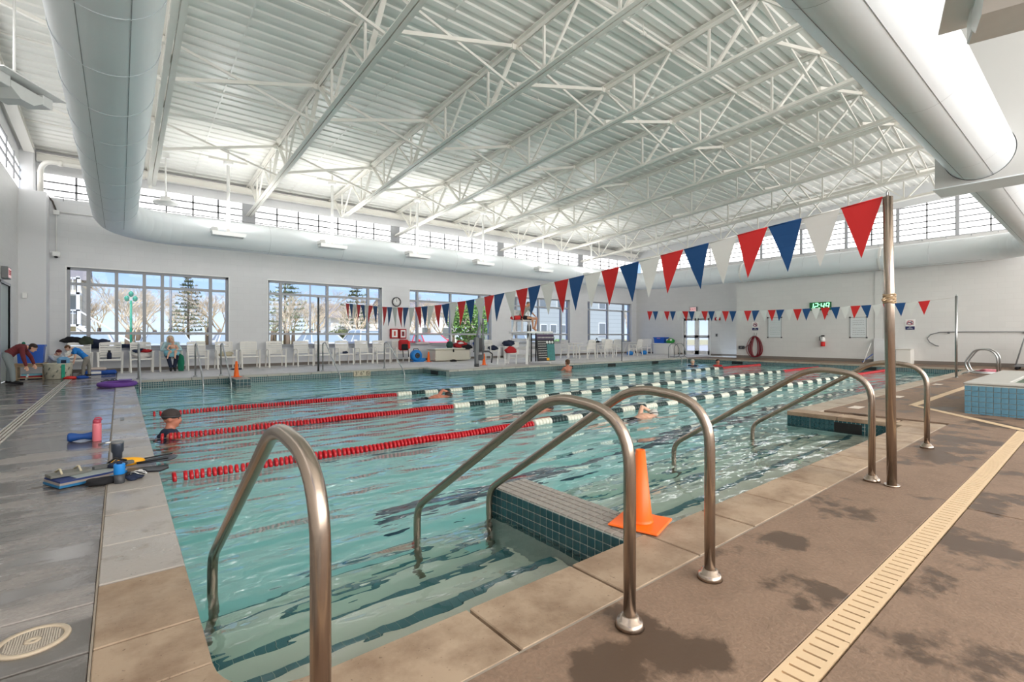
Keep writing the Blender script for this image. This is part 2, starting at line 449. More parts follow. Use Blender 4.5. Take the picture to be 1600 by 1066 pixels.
# skimmer mouths, hatch in the bulkhead return
for (x, y, ax) in ((8.2, 14.3, 'y'), (16.2, PYB, 'x'), (19.3, PYB, 'x'), (13.6, PYB, 'x'), (21.95, 10.8, 'y2'), (21.95, 5.8, 'y2')):
    g = G()
    if ax == 'x': g.box(x-0.25, x+0.25, y-0.006, y+0.05, -0.2, -0.075)
    elif ax == 'y': g.box(x-0.006, x+0.05, y-0.25, y+0.25, -0.2, -0.075)
    else: g.box(x-0.006, x+0.05, y-0.25, y+0.25, -0.2, -0.075)
    g.build('skimmer_opening', m_dark, pool)
g = G(); g.box(PXB-0.006, PXB+0.03, 2.08, 2.40, -0.3, -0.075); g.build('skimmer_opening', m_dark, pool)
# tiles of the return face, one by one
t0 = G().box(-0.006, 0.01, -0.027, 0.027, -0.027, 0.027, 0.003)
tile0 = None
for r_ in range(4):
    z = -0.088 - r_*0.06
    y = PY0+0.03
    while y < PYS-0.02:
        if not (2.05 < y < 2.43):
            if tile0 is None:
                tile0 = t0.build('tile', m_tile_pc, pool); tile0.location = (PXB-0.004, y, z)
            else: inst(tile0, (PXB-0.004, y, z))
        y += 0.06

# ---- the water
wp = [(PX0-0.05, PY0-0.05), (PXB+0.05, PY0-0.05), (PXB+0.05, PYS-0.05), (PX1+0.05, PYS-0.05), (PX1+0.05, PYB+0.05), (PXS+0.05, PYB+0.05), (PXS+0.05, PY1+0.05), (PX0-0.05, PY1+0.05)]
water = G().prism(wp, FZ-0.05, WZ).build('pool_water', m_water, kind='structure')

# ---- coping stones
cop = sgroup('pool_coping')
def stone(x0, x1, y0, y1, m):
    t = rnd.uniform(-0.0015, 0.0015)
    return G().box(x0, x1, y0, y1, -0.055, 0.002+t, 0.004).build('coping_stone', m, cop)
j = 0.0065
ys = [1.90, 2.24, 2.80, 3.31] + [3.31+0.55*i for i in range(1, 22)] + [15.43]
for a, b_ in zip(ys, ys[1:]): stone(-0.075, PX0+0.012, a+j, b_-j, m_coping_wet if a > 2.7 else m_coping)
arc = [(PX0+0.262-0.25*math.cos(t*PI/16), PY0+0.282-0.25*math.sin(t*PI/16)-0.02) for t in range(9)]
G().prism([(-0.075, 1.30), (0.49, 1.30), (0.49, PY0+0.012)] + arc[::-1] + [(PX0+0.012, 1.896), (-0.075, 1.896)], -0.055, 0.002).build('coping_stone', m_coping, cop)
xs = [0.494, 1.09, 1.68, 2.26, 2.85, 3.4, 3.99, 4.57, 5.16, 5.75, 6.33, 6.92, 7.5, 7.95]
for a, b_ in zip(xs, xs[1:]):
    stone(a+j, b_-j, 1.30, PY0+0.012 if b_ < 7.6 else PY0+0.10, m_coping)
for i in range(2): stone(PXB-0.012, PXB+0.30, 1.74+i*0.63, 1.74+0.62+i*0.63 if i == 0 else 3.0, m_coping)
x = PXB+0.30
while x < PX1+0.2: stone(x+j, min(x+0.6, PX1+0.32)-j, PYS-0.31, PYS+0.012, m_coping_end); x += 0.6
y = PYS+0.01
while y < PYB+0.3: stone(PX1-0.012, PX1+0.31, y+j, min(y+0.6, PYB+0.31)-j, m_coping_end); y += 0.6
x = PXS+0.32
while x < PX1: stone(x+j, min(x+0.6, PX1)-j, PYB-0.012, PYB+0.31, m_coping_far); x += 0.6
y = PYB
while y < PY1-0.05: stone(PXS-0.012, PXS+0.31, y+j-(0.012 if y == PYB else 0), min(y+0.6, PY1+0.3)-j, m_coping_far); y += 0.6
x = PX0+0.02
while x < PXS: stone(x+j, min(x+0.6, PXS-0.0)-j, PY1-0.012, PY1+0.31, m_coping_far); x += 0.6

# ---- tiled divider beside the steps and its twin at the far side
def tiled_block(name, label, x0, x1, y0, y1, z0, ts, faces, small=False):
    t = thing(name, label, 'divider')
    G().box(x0, x1, y0, y1, z0, -0.006).build('core', m_grout, t)
    a = G().box(-ts*0.45, ts*0.45, -ts*0.45, ts*0.45, -0.004, 0.005, 0.002).build('tile', m_top_tile, t)
    def put(o, loc, rot): return inst(o, loc, rot)
    first = True
    side = None
    nx = max(1, round((x1-x0)/ts)); ny = round((y1-y0)/ts)
    for i in range(nx):
        for k_ in range(ny):
            loc = (x0+(i+0.5)*(x1-x0)/nx, y0+(k_+0.5)*(y1-y0)/ny, -0.004)
            if first: a.location = loc; first = False
            else: inst(a, loc)
    for r_ in range(5):
        z = -0.008-ts*(r_+0.5)
        if 'L' in faces:
            for k_ in range(ny):
                loc = (x0, y0+(k_+0.5)*(y1-y0)/ny, z); rot = (0, -PI/2, 0)
                if side is None:
                    side = G().box(-ts*0.45, ts*0.45, -ts*0.45, ts*0.45, -0.004, 0.005, 0.002).build('tile', m_tile_pc, t); side.location = loc; side.rotation_euler = rot
                else: inst(side, loc, rot)
        if 'E' in faces:
            ye = y1 if 'F' not in faces else y0
            for i in range(nx):
                loc = (x0+(i+0.5)*(x1-x0)/nx, ye, z); rot = (-PI/2 if 'F' not in faces else PI/2, 0, 0)
                if side is None:
                    side = G().box(-ts*0.45, ts*0.45, -ts*0.45, ts*0.45, -0.004, 0.005, 0.002).build('tile', m_tile_pc, t); side.location = loc; side.rotation_euler = rot
                else: inst(side, loc, rot)
    return t
tiled_block('tiled_divider', 'low tiled divider wall with grey top beside the steps, orange cone on its end', 2.12, 2.43, PY0+0.015, 2.86, FZ, 0.058, 'LE')
tiled_block('tiled_divider', 'small tiled divider stub at the far poolside with a cone on it', 2.28, 2.62, 13.95, PY1-0.01, FZ, 0.085, 'LEF')

# ---- walls
wf = sgroup('wall_far')
wins = [(-1.23, 2.94), (4.2, 8.6), (9.88, 14.35), (15.6, 19.9), (21.35, 25.5)]
T = 0.35; wz0, wz1, cz0, cz1 = 0.72, 3.14, 5.13, 5.80
g = G().box(XL-T, XE+T, YF, YF+T, -0.2, wz0).box(XL-T, XE+T, YF, YF+T, wz1, cz0).box(XL-T, XE+T, YF, YF+T, cz1, dz(YF)+0.1)
xs = [XL-T] + [q for w in wins for q in w] + [XE+T]
for a, b_ in zip(xs[::2], xs[1::2]): g.box(a, b_, YF, YF+T, wz0, wz1)
g.build('wall_panel', m_wall_x, wf)
cols = [-1.95, 3.56, 9.19, 14.91, 20.75, 25.85]
for c in cols: G().box(c-0.2, c+0.2, YF-0.02, YF+T, cz0, cz1).build('wall_pier', m_alu, wf)
G().box(XL, -1.60, 18.62, YF, 0, 5.1).build('wall_column', m_smooth, wf)
G().box(XL, -1.88, 18.75, YF, 5.1, dz(19)).build('wall_column', m_smooth, wf)
G().box(XL, XE, YF-0.04, YF, cz1, cz1+0.12).build('wall_ledge', m_smooth, wf)
g = G()
for a, b_ in ((-1.6, XE),): g.box(a, b_, YF-0.012, YF, 0, 0.10)
struct(g.build('baseboard_far', m_base))
m_munt = mat('muntin_grey', S(128,130,134), 0.6)
def clerestory(name, pts, ztop, zbot, m, vert, hz, axis, pos, parent):
    """translucent panes between pts along axis, with muntins"""
    for a, b_ in zip(pts, pts[1:]):
        nn = max(1, round((b_-a)/vert))
        for i in range(nn):
            p0 = a+(b_-a)*i/nn; p1 = a+(b_-a)*(i+1)/nn
            vs = [(p0, zbot), (p1, zbot), (p1, ztop(p1)), (p0, ztop(p0))]
            def V(p, z, o): return (p, pos+o, z) if axis == 'x' else (pos+o, p, z)
            G().add([V(p, z, 0) for p, z in vs], [(0, 1, 2, 3)]).build('pane', m, parent)
            g = G(); sgn = -1
            def bar(pa, za, pb, zb, w):
                up = (0, 1, 0) if axis == 'x' else (1, 0, 0)
                g.bar(V(pa, za, off), V(pb, zb, off), w, 0.03, up)
            off = clerestory.off
            bar(p0, zbot, p0, ztop(p0), 0.05)
            zz = zbot+hz
            while zz < max(ztop(p0), ztop(p1))-0.05:
                t0_, t1_ = ztop(p0), ztop(p1)
                if zz < min(t0_, t1_): bar(p0, zz, p1, zz, 0.042)
                zz += hz
            g.build('muntin', m_munt, parent)
cl = sgroup('window_6')
clerestory.off = -0.03
for a, b_ in zip(cols, cols[1:]): clerestory('c', [a+0.2, b_-0.2], lambda p: cz1, cz0, m_day, 0.74, 0.225, 'x', YF+0.05, cl)
# end wall (door part at XE, swimming end wall face at XEL)
we = sgroup('wall_end')
dy0, dy1, dzt = 14.37, 16.0, 2.13
ctop = lambda y: 5.72+(YF-y)*0.062
g = G().box(XE, XE+T, YN-T, dy0, -0.2, cz0).box(XE, XE+T, dy1, YF+T, -0.2, cz0).box(XE, XE+T, dy0, dy1, dzt, cz0)
g.build('wall_panel', m_wall_y, we)
G().add([(XE, YN, ctop(YN)), (XE, YF, ctop(YF)), (XE, YF, dz(YF)+0.1), (XE, YN, dz(YN)+0.1)], [(0, 1, 2, 3)]).build('wall_panel', m_smooth, we)
G().box(XEL, XE, YN, 12.0, -0.1, 3.82).build('wall_panel', m_wall_y, we)
for y in (5.75, 6.07): G().box(XEL-0.035, XEL, y-0.13, y+0.13, 0, 3.8).build('wall_pilaster', m_wall_y, we)
struct(G().box(XEL-0.015, XEL, YN, 12.0, 0, 0.13).build('baseboard_end', m_base))
struct(G().box(XE-0.012, XE, 12.0, dy0-0.06, 0, 0.09).box(XE-0.012, XE, dy1+0.06, YF, 0, 0.09).build('baseboard_end', m_base))
cl = sgroup('window_7'); clerestory.off = -0.03
pts = [0.2, 2.0, 3.9, 5.8, 7.7, 9.6, 11.5, 13.4, 15.3, 17.2, 19.1]
for a, b_ in zip(pts, pts[1:]):
    clerestory('c', [a+0.05, b_-0.05], ctop, cz0, m_day, 0.9, 0.235, 'y', XE-0.0, cl)
    G().bar((XE-0.05, a, cz0), (XE-0.05, a, ctop(a)), 0.1, 0.06, (1, 0, 0)).build('mullion', m_alu, cl)
# left wall
wl = sgroup('wall_left')
ltop = lambda y: 5.75+(YF-y)*0.05
g = G().box(XL-T, XL, 17.35, YF+T, -0.2, cz0).box(XL-T, XL, YN-T, 16.1, -0.2, cz0).box(XL-T, XL, 16.1, 17.35, 2.34, cz0)
g.build('wall_panel', m_wall_y, wl)
G().add([(XL, YN, ltop(YN)), (XL, YF, ltop(YF)), (XL, YF, dz(YF)+0.1), (XL, YN, dz(YN)+0.1)], [(0, 1, 2, 3)]).build('wall_panel', m_smooth, wl)
cl = sgroup('window_8'); clerestory.off = 0.03
clerestory('c', [0.0, 18.7], ltop, cz0, m_day, 1.05, 0.24, 'y', XL, cl)
struct(G().box(XL, XL+0.015, 1, 16.0, 0, 0.1).build('baseboard_left', m_base))
d1 = sgroup('door_1')
G().box(XL-0.08, XL-0.03, 16.1, 17.35, 0, 2.34).build('door_leaf', mat('door_paint', S(176,186,182), 0.5), d1)
G().box(XL-0.25, XL+0.01, 16.04, 16.1, 0, 2.4).box(XL-0.25, XL+0.01, 17.35, 17.41, 0, 2.4).box(XL-0.25, XL+0.01, 16.04, 17.41, 2.34, 2.4).build('door_frame', m_alu, d1)
# near wall; tall glowing panels added behind the camera to brighten the hall
wn = sgroup('wall_near')
G().box(XL-T, XE+T, YN-T, YN, -0.2, 1.7).box(XL-T, XE+T, YN-T, YN, 7.3, 8.7).build('wall_panel', m_wall_x, wn)
cl = sgroup('window_9'); clerestory.off = 0.03
clerestory('c', [XL+0.1+i*4.0 for i in range(8)][:8], lambda p: 7.3, 1.7, m_fill_near, 2.0, 0.6, 'x', YN, cl)

# bulkhead that the right-hand duct passes through
by0, by1, bz0_, bz1_ = YN, 2.02, 3.73, dz(1.0)+0.2
g = G(); cyy, czz, rr, nn = 1.45, 4.23, 0.462, 48
def edge_pt(a):
    c, s_ = math.cos(a), math.sin(a)
    ts = [t for t in (((by1-cyy)/c if c > 1e-6 else 1e9), ((by0-cyy)/c if c < -1e-6 else 1e9), ((bz1_-czz)/s_ if s_ > 1e-6 else 1e9), ((bz0_-czz)/s_ if s_ < -1e-6 else 1e9))]
    t = min(ts); return (cyy+c*t, czz+s_*t)
angs = sorted([2*PI*i/nn for i in range(nn)] + [math.atan2(z-czz, y-cyy) % (2*PI) for y in (by0, by1) for z in (bz0_, bz1_)])
inn = [(cyy+rr*math.cos(a), czz+rr*math.sin(a)) for a in angs]; outp = [edge_pt(a) for a in angs]; k_ = len(angs)
vs = [(x, *p) for x in (11.4, 12.05) for q in (inn, outp) for p in q]
fs = []
for i in range(k_):
    j_ = (i+1) % k_
    fs += [(i, j_, k_+j_, k_+i), (2*k_+i, 3*k_+i, 3*k_+j_, 2*k_+j_), (k_+i, k_+j_, 3*k_+j_, 3*k_+i), (i, 2*k_+i, 2*k_+j_, j_)]
g.add(vs, fs).build('wall_bulkhead', mat('bulkhead_paint', S(198,198,196), 0.6), None, kind='structure')
G().box(11.38, 12.10, -0.2, 2.05, 3.715, 3.735).build('trim_1', m_duct, None, kind='structure')

# ---- ceiling: trapezoid steel deck, ribs along X
prof = []; y = YN-0.3; p = 0.30
while y < YF+0.5:
    for dy, h in ((0, 0), (0.13, 0), (0.155, 0.028), (0.275, 0.028)): prof.append((y+dy, dz(y+dy)+h))
    y += p
vs = []; fs = []
for (yy, zz) in prof: vs += [(XL-0.3, yy, zz), (XE+0.3, yy, zz)]
for i in range(len(prof)-1): fs.append((2*i, 2*i+1, 2*i+3, 2*i+2))
G().add(vs, fs).build('ceiling', m_ceil, None, kind='structure')
G().add([(XL-1, YN-1, dz(YN-1)+0.35), (XE+1, YN-1, dz(YN-1)+0.35), (XE+1, YF+1.6, dz(YF+1.6)+0.35), (XL-1, YF+1.6, dz(YF+1.6)+0.35)], [(0, 1, 2, 3)]).build('roof', m_grey, None, kind='structure')
for i, x in enumerate((1.9, 4.9, 7.8, 10.6, 13.4, 16.3, 19.2, 22.1)):
    G().bar((x, YN, dz(YN)-0.002), (x, YF, dz(YF)-0.002), 0.03, 0.006).build('ceiling_lap', m_ceil, None, kind='structure')

# ---- windows with panes
mull = [[-0.75, -0.09, 0.6, 1.07, 2.42], [4.66, 6.37, 8.04], [10.32, 12.05, 13.73], [16.05, 17.6, 19.3], [21.65, 23.3, 24.85]]
for wi, (a, b_) in enumerate(wins):
    w = sgroup('window_%d' % (wi+1))
    yy = YF+0.16
    f = G(); fw = 0.07
    f.box(a, b_, yy-0.05, yy+0.05, wz0, wz0+fw).box(a, b_, yy-0.05, yy+0.05, wz1-fw, wz1).box(a, a+fw, yy-0.05, yy+0.05, wz0, wz1).box(b_-fw, b_, yy-0.05, yy+0.05, wz0, wz1)
    f.build('window_frame', m_alu, w)
    t = G(); tw = 0.03
    t.box(a-tw, a, YF-0.012, YF, wz0, wz1+tw).box(b_, b_+tw, YF-0.012, YF, wz0, wz1+tw).box(a, b_, YF-0.012, YF, wz1, wz1+tw)
    t.build('casing', m_white, w)
    G().box(a-0.03, b_+0.03, YF-0.07, YF+0.11, wz0-0.05, wz0).build('window_sill', m_alu, w)
    xs = [a] + mull[wi] + [b_]
    for x in mull[wi]: G().box(x-0.045, x+0.045, yy-0.06, yy+0.06, wz0, wz1).build('mullion', m_alu, w)
    zs = [wz0, 1.18, 2.66, wz1]
    for z in zs[1:3]: G().box(a, b_, yy-0.055, yy+0.055, z-0.04, z+0.04).build('transom', m_alu, w)
    for x0, x1 in zip(xs, xs[1:]):
        for z0, z1 in zip(zs, zs[1:]): G().add([(x0, yy, z0), (x1, yy, z0), (x1, yy, z1), (x0, yy, z1)], [(0, 1, 2, 3)]).build('pane', m_glass, w)

# ---- double door in the end wall
d2 = sgroup('door_2')
fr_ = G().box(XE-0.03, XE+0.12, dy0-0.06, dy0, 0, dzt+0.06).box(XE-0.03, XE+0.12, dy1, dy1+0.06, 0, dzt+0.06).box(XE-0.03, XE+0.12, dy0-0.06, dy1+0.06, dzt, dzt+0.06)
fr_.build('door_frame', m_white, d2)
for s_ in (0, 1):
    a = dy0+0.005+s_*(dy1-dy0)/2; b_ = a+(dy1-dy0)/2-0.01
    g = G(); x0, x1 = XE+0.03, XE+0.075
    for (p0, p1, z0, z1) in ((a, a+0.13, 0.01, dzt-0.01), (b_-0.13, b_, 0.01, dzt-0.01), (a, b_, 0.01, 0.24), (a, b_, 0.98, 1.14), (a, b_, dzt-0.14, dzt-0.01)): g.box(x0, x1, p0, p1, z0, z1)
    g.build('door_leaf', m_white, d2)
    for z0, z1 in ((0.24, 0.98), (1.14, dzt-0.14)): G().add([(XE+0.05, a+0.13, z0), (XE+0.05, b_-0.13, z0), (XE+0.05, b_-0.13, z1), (XE+0.05, a+0.13, z1)], [(0, 1, 2, 3)]).build('pane', m_glass, d2)
    G().box(XE-0.03, XE+0.0, a+0.06, b_-0.06, 1.0, 1.05).box(XE-0.03, XE+0.03, a+0.06, a+0.1, 1.0, 1.05).box(XE-0.03, XE+0.03, b_-0.1, b_-0.06, 1.0, 1.05).build('push_bar', m_chrome_far, d2)
    G().box(XE-0.04, XE+0.03, a+0.3, a+0.62, dzt-0.1, dzt-0.05).build('door_closer', m_grey, d2)
# ------------------------------------------------------------------ roof trusses
m_tr = m_steel_w
tn = [('first white steel roof truss, close beside the big duct over the poolside', 0.70), ('second white steel roof truss from the big lengthwise duct', 3.56), ('third white steel roof truss from the big lengthwise duct', 6.4),
      ('fourth white steel roof truss from the big lengthwise duct', 9.2), ('fifth white steel roof truss, over the middle of the pool', 12.05), ('sixth white steel roof truss from the big lengthwise duct', 14.9),
      ('third white steel roof truss from the wall with the clock display', 17.8), ('second white steel roof truss from the wall with the clock display', 20.75), ('last white steel roof truss, nearest the wall with the clock display', 23.6)]
bot = [5.04+1.84*k_ for k_ in range(-5, 8)]
for ti, (lab, X) in enumerate(tn):
    t = thing('roof_truss', lab, 'truss', (0, 0, 0), 0, 'steel trusses under the roof deck')
    y0 = YN+0.1; y1 = YF
    g = G()
    for s_ in (-1, 1):
        g.bar((X+s_*0.058, y0, tz(y0)+0.045), (X+s_*0.058, y1, tz(y1)+0.045), 0.095, 0.014)
        g.bar((X+s_*0.018, y0, tz(y0)), (X+s_*0.018, y1, tz(y1)), 0.012, 0.10)
    g.build('top_chord', m_tr, t)
    ye = YF-0.02 if ti % 2 == 1 else 17.6
    g = G()
    for s_ in (-1, 1):
        g.bar((X+s_*0.058, y0, bz(y0)-0.045), (X+s_*0.058, ye, bz(ye)-0.045), 0.09, 0.014)
        g.bar((X+s_*0.018, y0, bz(y0)), (X+s_*0.018, ye, bz(ye)), 0.012, 0.10)
    g.build('bottom_chord', m_tr, t)
    dn = None
    for k_, yb in enumerate(bot):
        yt0, yt1 = yb-0.92, yb+0.92
        G().bar((X, yb+0.06, bz(yb)), (X, yb+0.06, tz(yb)), 0.045, 0.045, (1, 0, 0)).build('vertical', m_tr, t)
        wide = 0.09 if (k_ % 2) else 0.05
        G().bar((X, yb-0.03, bz(yb)), (X, yt0, tz(yt0)), 0.04, wide, (1, 0, 0)).build('diagonal', m_tr, t)
        if yt1 < YF: G().bar((X, yb+0.03, bz(yb)), (X, yt1, tz(yt1)), 0.04, 0.09 if not (k_ % 2) else 0.05, (1, 0, 0)).build('diagonal', m_tr, t)
    # cross bracing to the next truss
    if ti < len(tn)-1:
        X2 = tn[ti+1][1]
        for y in (4.1, 7.8, 11.5, 15.2):
            G().bar((X, y, bz(y)+0.12), (X2, y, tz(y)), 0.07, 0.07).build('brace', m_tr, t)
            G().bar((X, y+0.03, tz(y)), (X2, y+0.03, bz(y)+0.05), 0.05, 0.05).build('brace', m_tr, t)
    for y in (7.8, 11.5, 15.2):
        G().box(X-0.13, X+0.13, y-0.05, y+0.05, tz(y)-0.10, tz(y)+0.02).build('gusset', m_tr, t)
# diagonals from the left wall into the first truss
t = thing('wall_beam', 'white steel edge beam along the wall with the exit sign', 'beam')
G().box(XL+0.05, XL+0.30, YN, YF, 0, 0).add([], []).build('flange_guard', m_tr, t) if False else None
G().bar((XL+0.2, YN, dz(YN)-0.16), (XL+0.2, 18.7, dz(18.7)-0.16), 0.22, 0.03).bar((XL+0.2, YN, dz(YN)-0.3), (XL+0.2, 18.7, dz(18.7)-0.3), 0.22, 0.03).bar((XL+0.2, YN, dz(YN)-0.23), (XL+0.2, 18.7, dz(18.7)-0.23), 0.03, 0.14).build('beam', m_tr, t)
for y in (4.1, 7.8, 11.5, 15.2):
    G().bar((XL+0.2, y, dz(y)-0.25), (0.7, y, bz(y)+0.05), 0.06, 0.06).build('brace', m_tr, t)
t = thing('header_beam', 'white steel header beam along the top of the long window wall', 'beam')
G().box(XL+0.3, XE-0.1, YF-0.30, YF-0.10, dz(YF)-0.14, dz(YF)-0.12).box(XL+0.3, XE-0.1, YF-0.30, YF-0.10, dz(YF)-0.34, dz(YF)-0.32).box(XL+0.3, XE-0.1, YF-0.22, YF-0.18, dz(YF)-0.32, dz(YF)-0.14).build('beam', m_tr, t)
for i, (y, z, x1, lab) in enumerate(((5.95, -0.16, 25, 'long straight white conduit crossing under all the trusses'), (9.1, -0.10, 12, 'thin white sprinkler pipe close to the roof deck over the mid pool'),
                        (13.0, -0.12, 25, 'thin white sprinkler pipe close to the roof deck, beyond the mid pool'), (16.9, -0.14, 25, 'thin white sprinkler pipe close to the roof deck by the long window wall'))):
    t = thing('ceiling_pipe', lab, 'pipe')
    r_ = 0.032 if i == 0 else 0.02
    G().cyl((XL+0.2 if i else 3.0, y, dz(y)+z), (x1, y, dz(y)+z), r_, n=8).build('pipe', m_tr, t)
    x = 3.0
    while x < x1: G().cyl((x-0.05, y, dz(y)+z), (x+0.05, y, dz(y)+z), r_*1.5, n=8).bar((x, y, dz(y)+z), (x, y, dz(y)+0.06), 0.01).build('coupling', m_tr, t); x += 2.6

# ------------------------------------------------------------------ the air duct loop
R = 0.45; ZD = 4.23; YW = 17.4; XD0 = -0.11; XD1 = 24.05; YR = 1.45
dt = thing('air_duct', 'huge pale grey round air duct looping under the roof along every wall', 'duct')
def ring(c, d, r, w, m=None):
    d = Vector(d).normalized(); c = Vector(c)
    G().tube([c-d*w/2, c-d*w/2, c+d*w/2, c+d*w/2], [R-0.01, r, r, R-0.01], 40, False, False).build('seam_ring', m or m_duct, dt)
def run(p, q, L=1.22):
    p = Vector(p); q = Vector(q); d = (q-p); n_ = max(1, round(d.length/L)); st = d/n_; u = d.normalized()
    for i in range(n_):
        a = p+st*i; b2 = a+st
        G().tube([a, b2], R, 40, False, True).build('duct_section', m_duct, dt)
        if i: ring(a, u, R+0.006, 0.018); G().tube([a+u*0.010, a+u*0.014], R+0.0025, 40, False, False).build('seam_line', m_seam, dt)
    # lengthwise seams
    side = Vector((u.y, -u.x, 0))
    for ang in (-0.42, 0.42):
        o_ = Vector((0, 0, -1))*math.cos(ang)+side*math.sin(ang)
        G().bar(p+o_*(R+0.001), q+o_*(R+0.001), 0.004, 0.004, o_).build('seam_line', m_seam, dt)
def elbow(c, a0, a1, rad, n_=7):
    prev = None
    pts = [Vector((c[0]+rad*math.cos(a0+(a1-a0)*i/n_), c[1]+rad*math.sin(a0+(a1-a0)*i/n_), ZD)) for i in range(n_+1)]
    for i in range(n_):
        G().tube([pts[i], pts[i+1]], R, 40, False, True).build('elbow_gore', m_duct, dt)
    g = G()
    G().tube(pts, R-0.002, 40, False, True).build('elbow', m_duct, dt)
def collar(c, d): ring(c, d, R+0.03, 0.07, m_white)
er = 1.5
run((XD0, YR+er, ZD), (XD0, YW-er, ZD)); elbow((XD0+er, YW-er), PI, PI/2, er)
run((XD0+er, YW, ZD), (XD1-er, YW, ZD), 2.4); elbow((XD1-er, YW-er), PI/2, 0, er)
run((XD1, YW-er, ZD), (XD1, YR+er, ZD), 1.5); elbow((XD1-er, YR+er), 0, -PI/2, er)
run((XD1-er, YR, ZD), (XD0+er, YR, ZD), 2.9); elbow((XD0+er, YR+er), -PI/2, -PI, er)
for x in (1.42, 6.9, 12.4, 18.0): collar((x, YW, ZD), (1, 0, 0))
collar((XD1, 5.9, ZD), (0, 1, 0)); collar((XD1, 11.5, ZD), (0, 1, 0))
ring((11.36, YR, ZD), (1, 0, 0), R+0.05, 0.08, m_white)
ring((5.9, YR, ZD), (1, 0, 0), R+0.02, 0.03, m_duct)
# thin hanger rail that runs above the duct in front of the high windows
t = thing('hanger_rail', 'thin grey rail on small brackets above the duct at the long window wall', 'rail')
g = G().bar((-1.5, YF-0.10, cz0+0.02), (25.6, YF-0.10, cz0+0.02), 0.03, 0.03); g.build('rail', m_alu, t)
for i in range(36): G().bar((-1.3+i*0.75, YF-0.10, cz0+0.02), (-1.3+i*0.75, YF, cz0-0.06), 0.02).build('bracket', m_alu, t)
t = thing('hanger_rail', 'thin grey rail on small brackets above the duct at the door wall', 'rail')
g = G().bar((XE-0.1, 0.3, cz0-0.02), (XE-0.1, 19.2, cz0-0.02), 0.03, 0.03); g.build('rail', m_alu, t)
for i in range(25): G().bar((XE-0.1, 0.5+i*0.75, cz0-0.02), (XE, 0.5+i*0.75, cz0-0.08), 0.02).build('bracket', m_alu, t)

# ------------------------------------------------------------------ pendant light fixtures
def pendant(X, Y, lab, grp, zt=None, L=1.7):
    t = thing('pendant_light', lab, 'light', (X, Y, 4.05), 0, grp)
    zt = dz(Y)-0.42-4.05
    G().box(-0.42, 0.42, -0.14, 0.20, 0.0, 0.09, 0.02).build('housing', m_white, t)
    G().box(-0.45, -0.28, -0.16, 0.22, 0.09, 0.22, 0.02).build('ballast_box', m_white, t)
    G().add([(-0.44, -0.17, 0.10), (0.46, -0.17, 0.10), (0.46, 0.24, 0.14), (-0.44, 0.24, 0.14)], [(0, 1, 2, 3)]).add([(-0.44, -0.17, 0.10), (0.46, -0.17, 0.10), (0.42, -0.14, 0.0), (-0.42, -0.14, 0.0)], [(0, 1, 2, 3)]).build('lens', m_lens, t)
    G().cyl((0, 0.05, 0.1), (0, 0.05, zt), 0.045, n=10).build('stem', m_white, t)
    G().lathe([(0.02, zt-0.03), (0.13, zt-0.03), (0.13, zt+0.06), (0.02, zt+0.06)], (0, 0.05, 0), 14).build('canopy', m_white, t)
    G().bar((-0.5, 0.05, zt+0.1), (0.5, 0.05, zt+0.1), 0.1, 0.05).bar((0, 0.05, zt+0.1), (0, 0.05, zt+0.47), 0.05).build('mounting_channel', m_tr, t)
m_lens = mat('lamp_lens', S(240,240,238), 0.3, emit=(1, 0.98, 0.95, 1), es=0.25)
pl_l = ['pendant pool light on a white stem, above the second window bay, nearest the big duct', 'second pendant pool light on a white stem from the big duct', 'third pendant pool light from the big duct, above the wall clock',
        'fourth pendant pool light from the big duct, above the storage box', 'fifth pendant pool light from the big duct, above the lifeguard chair', 'sixth pendant pool light, farthest along the window wall']
for i, x in enumerate((2.5, 5.56, 8.75, 11.8, 15.2, 18.5)):
    pendant(x, 16.5, pl_l[i], 'pendant lights along the window wall')
    L_ = D.lights.new('pendant_lamp', 'AREA'); L_.shape = 'RECTANGLE'; L_.size = 0.7; L_.size_y = 0.3; L_.energy = 26; L_.color = (1, 0.98, 0.95)
    o = D.objects.new('pendant_lamp', L_); COL.objects.link(o); o.location = (x+0.05, 16.45, 4.30); o.rotation_euler = (PI, 0, 0)
t = thing('speaker_dish', 'round white ceiling fixture on a short stem beside the duct', 'light', (0.98, 16.5, 4.75))
G().lathe([(0.02, 0), (0.3, 0.02), (0.28, 0.07), (0.12, 0.11), (0.12, 0.2), (0.02, 0.22)], (0, 0, 0), 24).build('housing', m_white, t)
G().cyl((0, 0, 0.2), (0, 0, 1.3), 0.02, n=8).build('stem', m_white, t)
G().box(-0.08, 0.08, -0.06, 0.06, 1.27, 1.4).build('canopy', m_white, t)
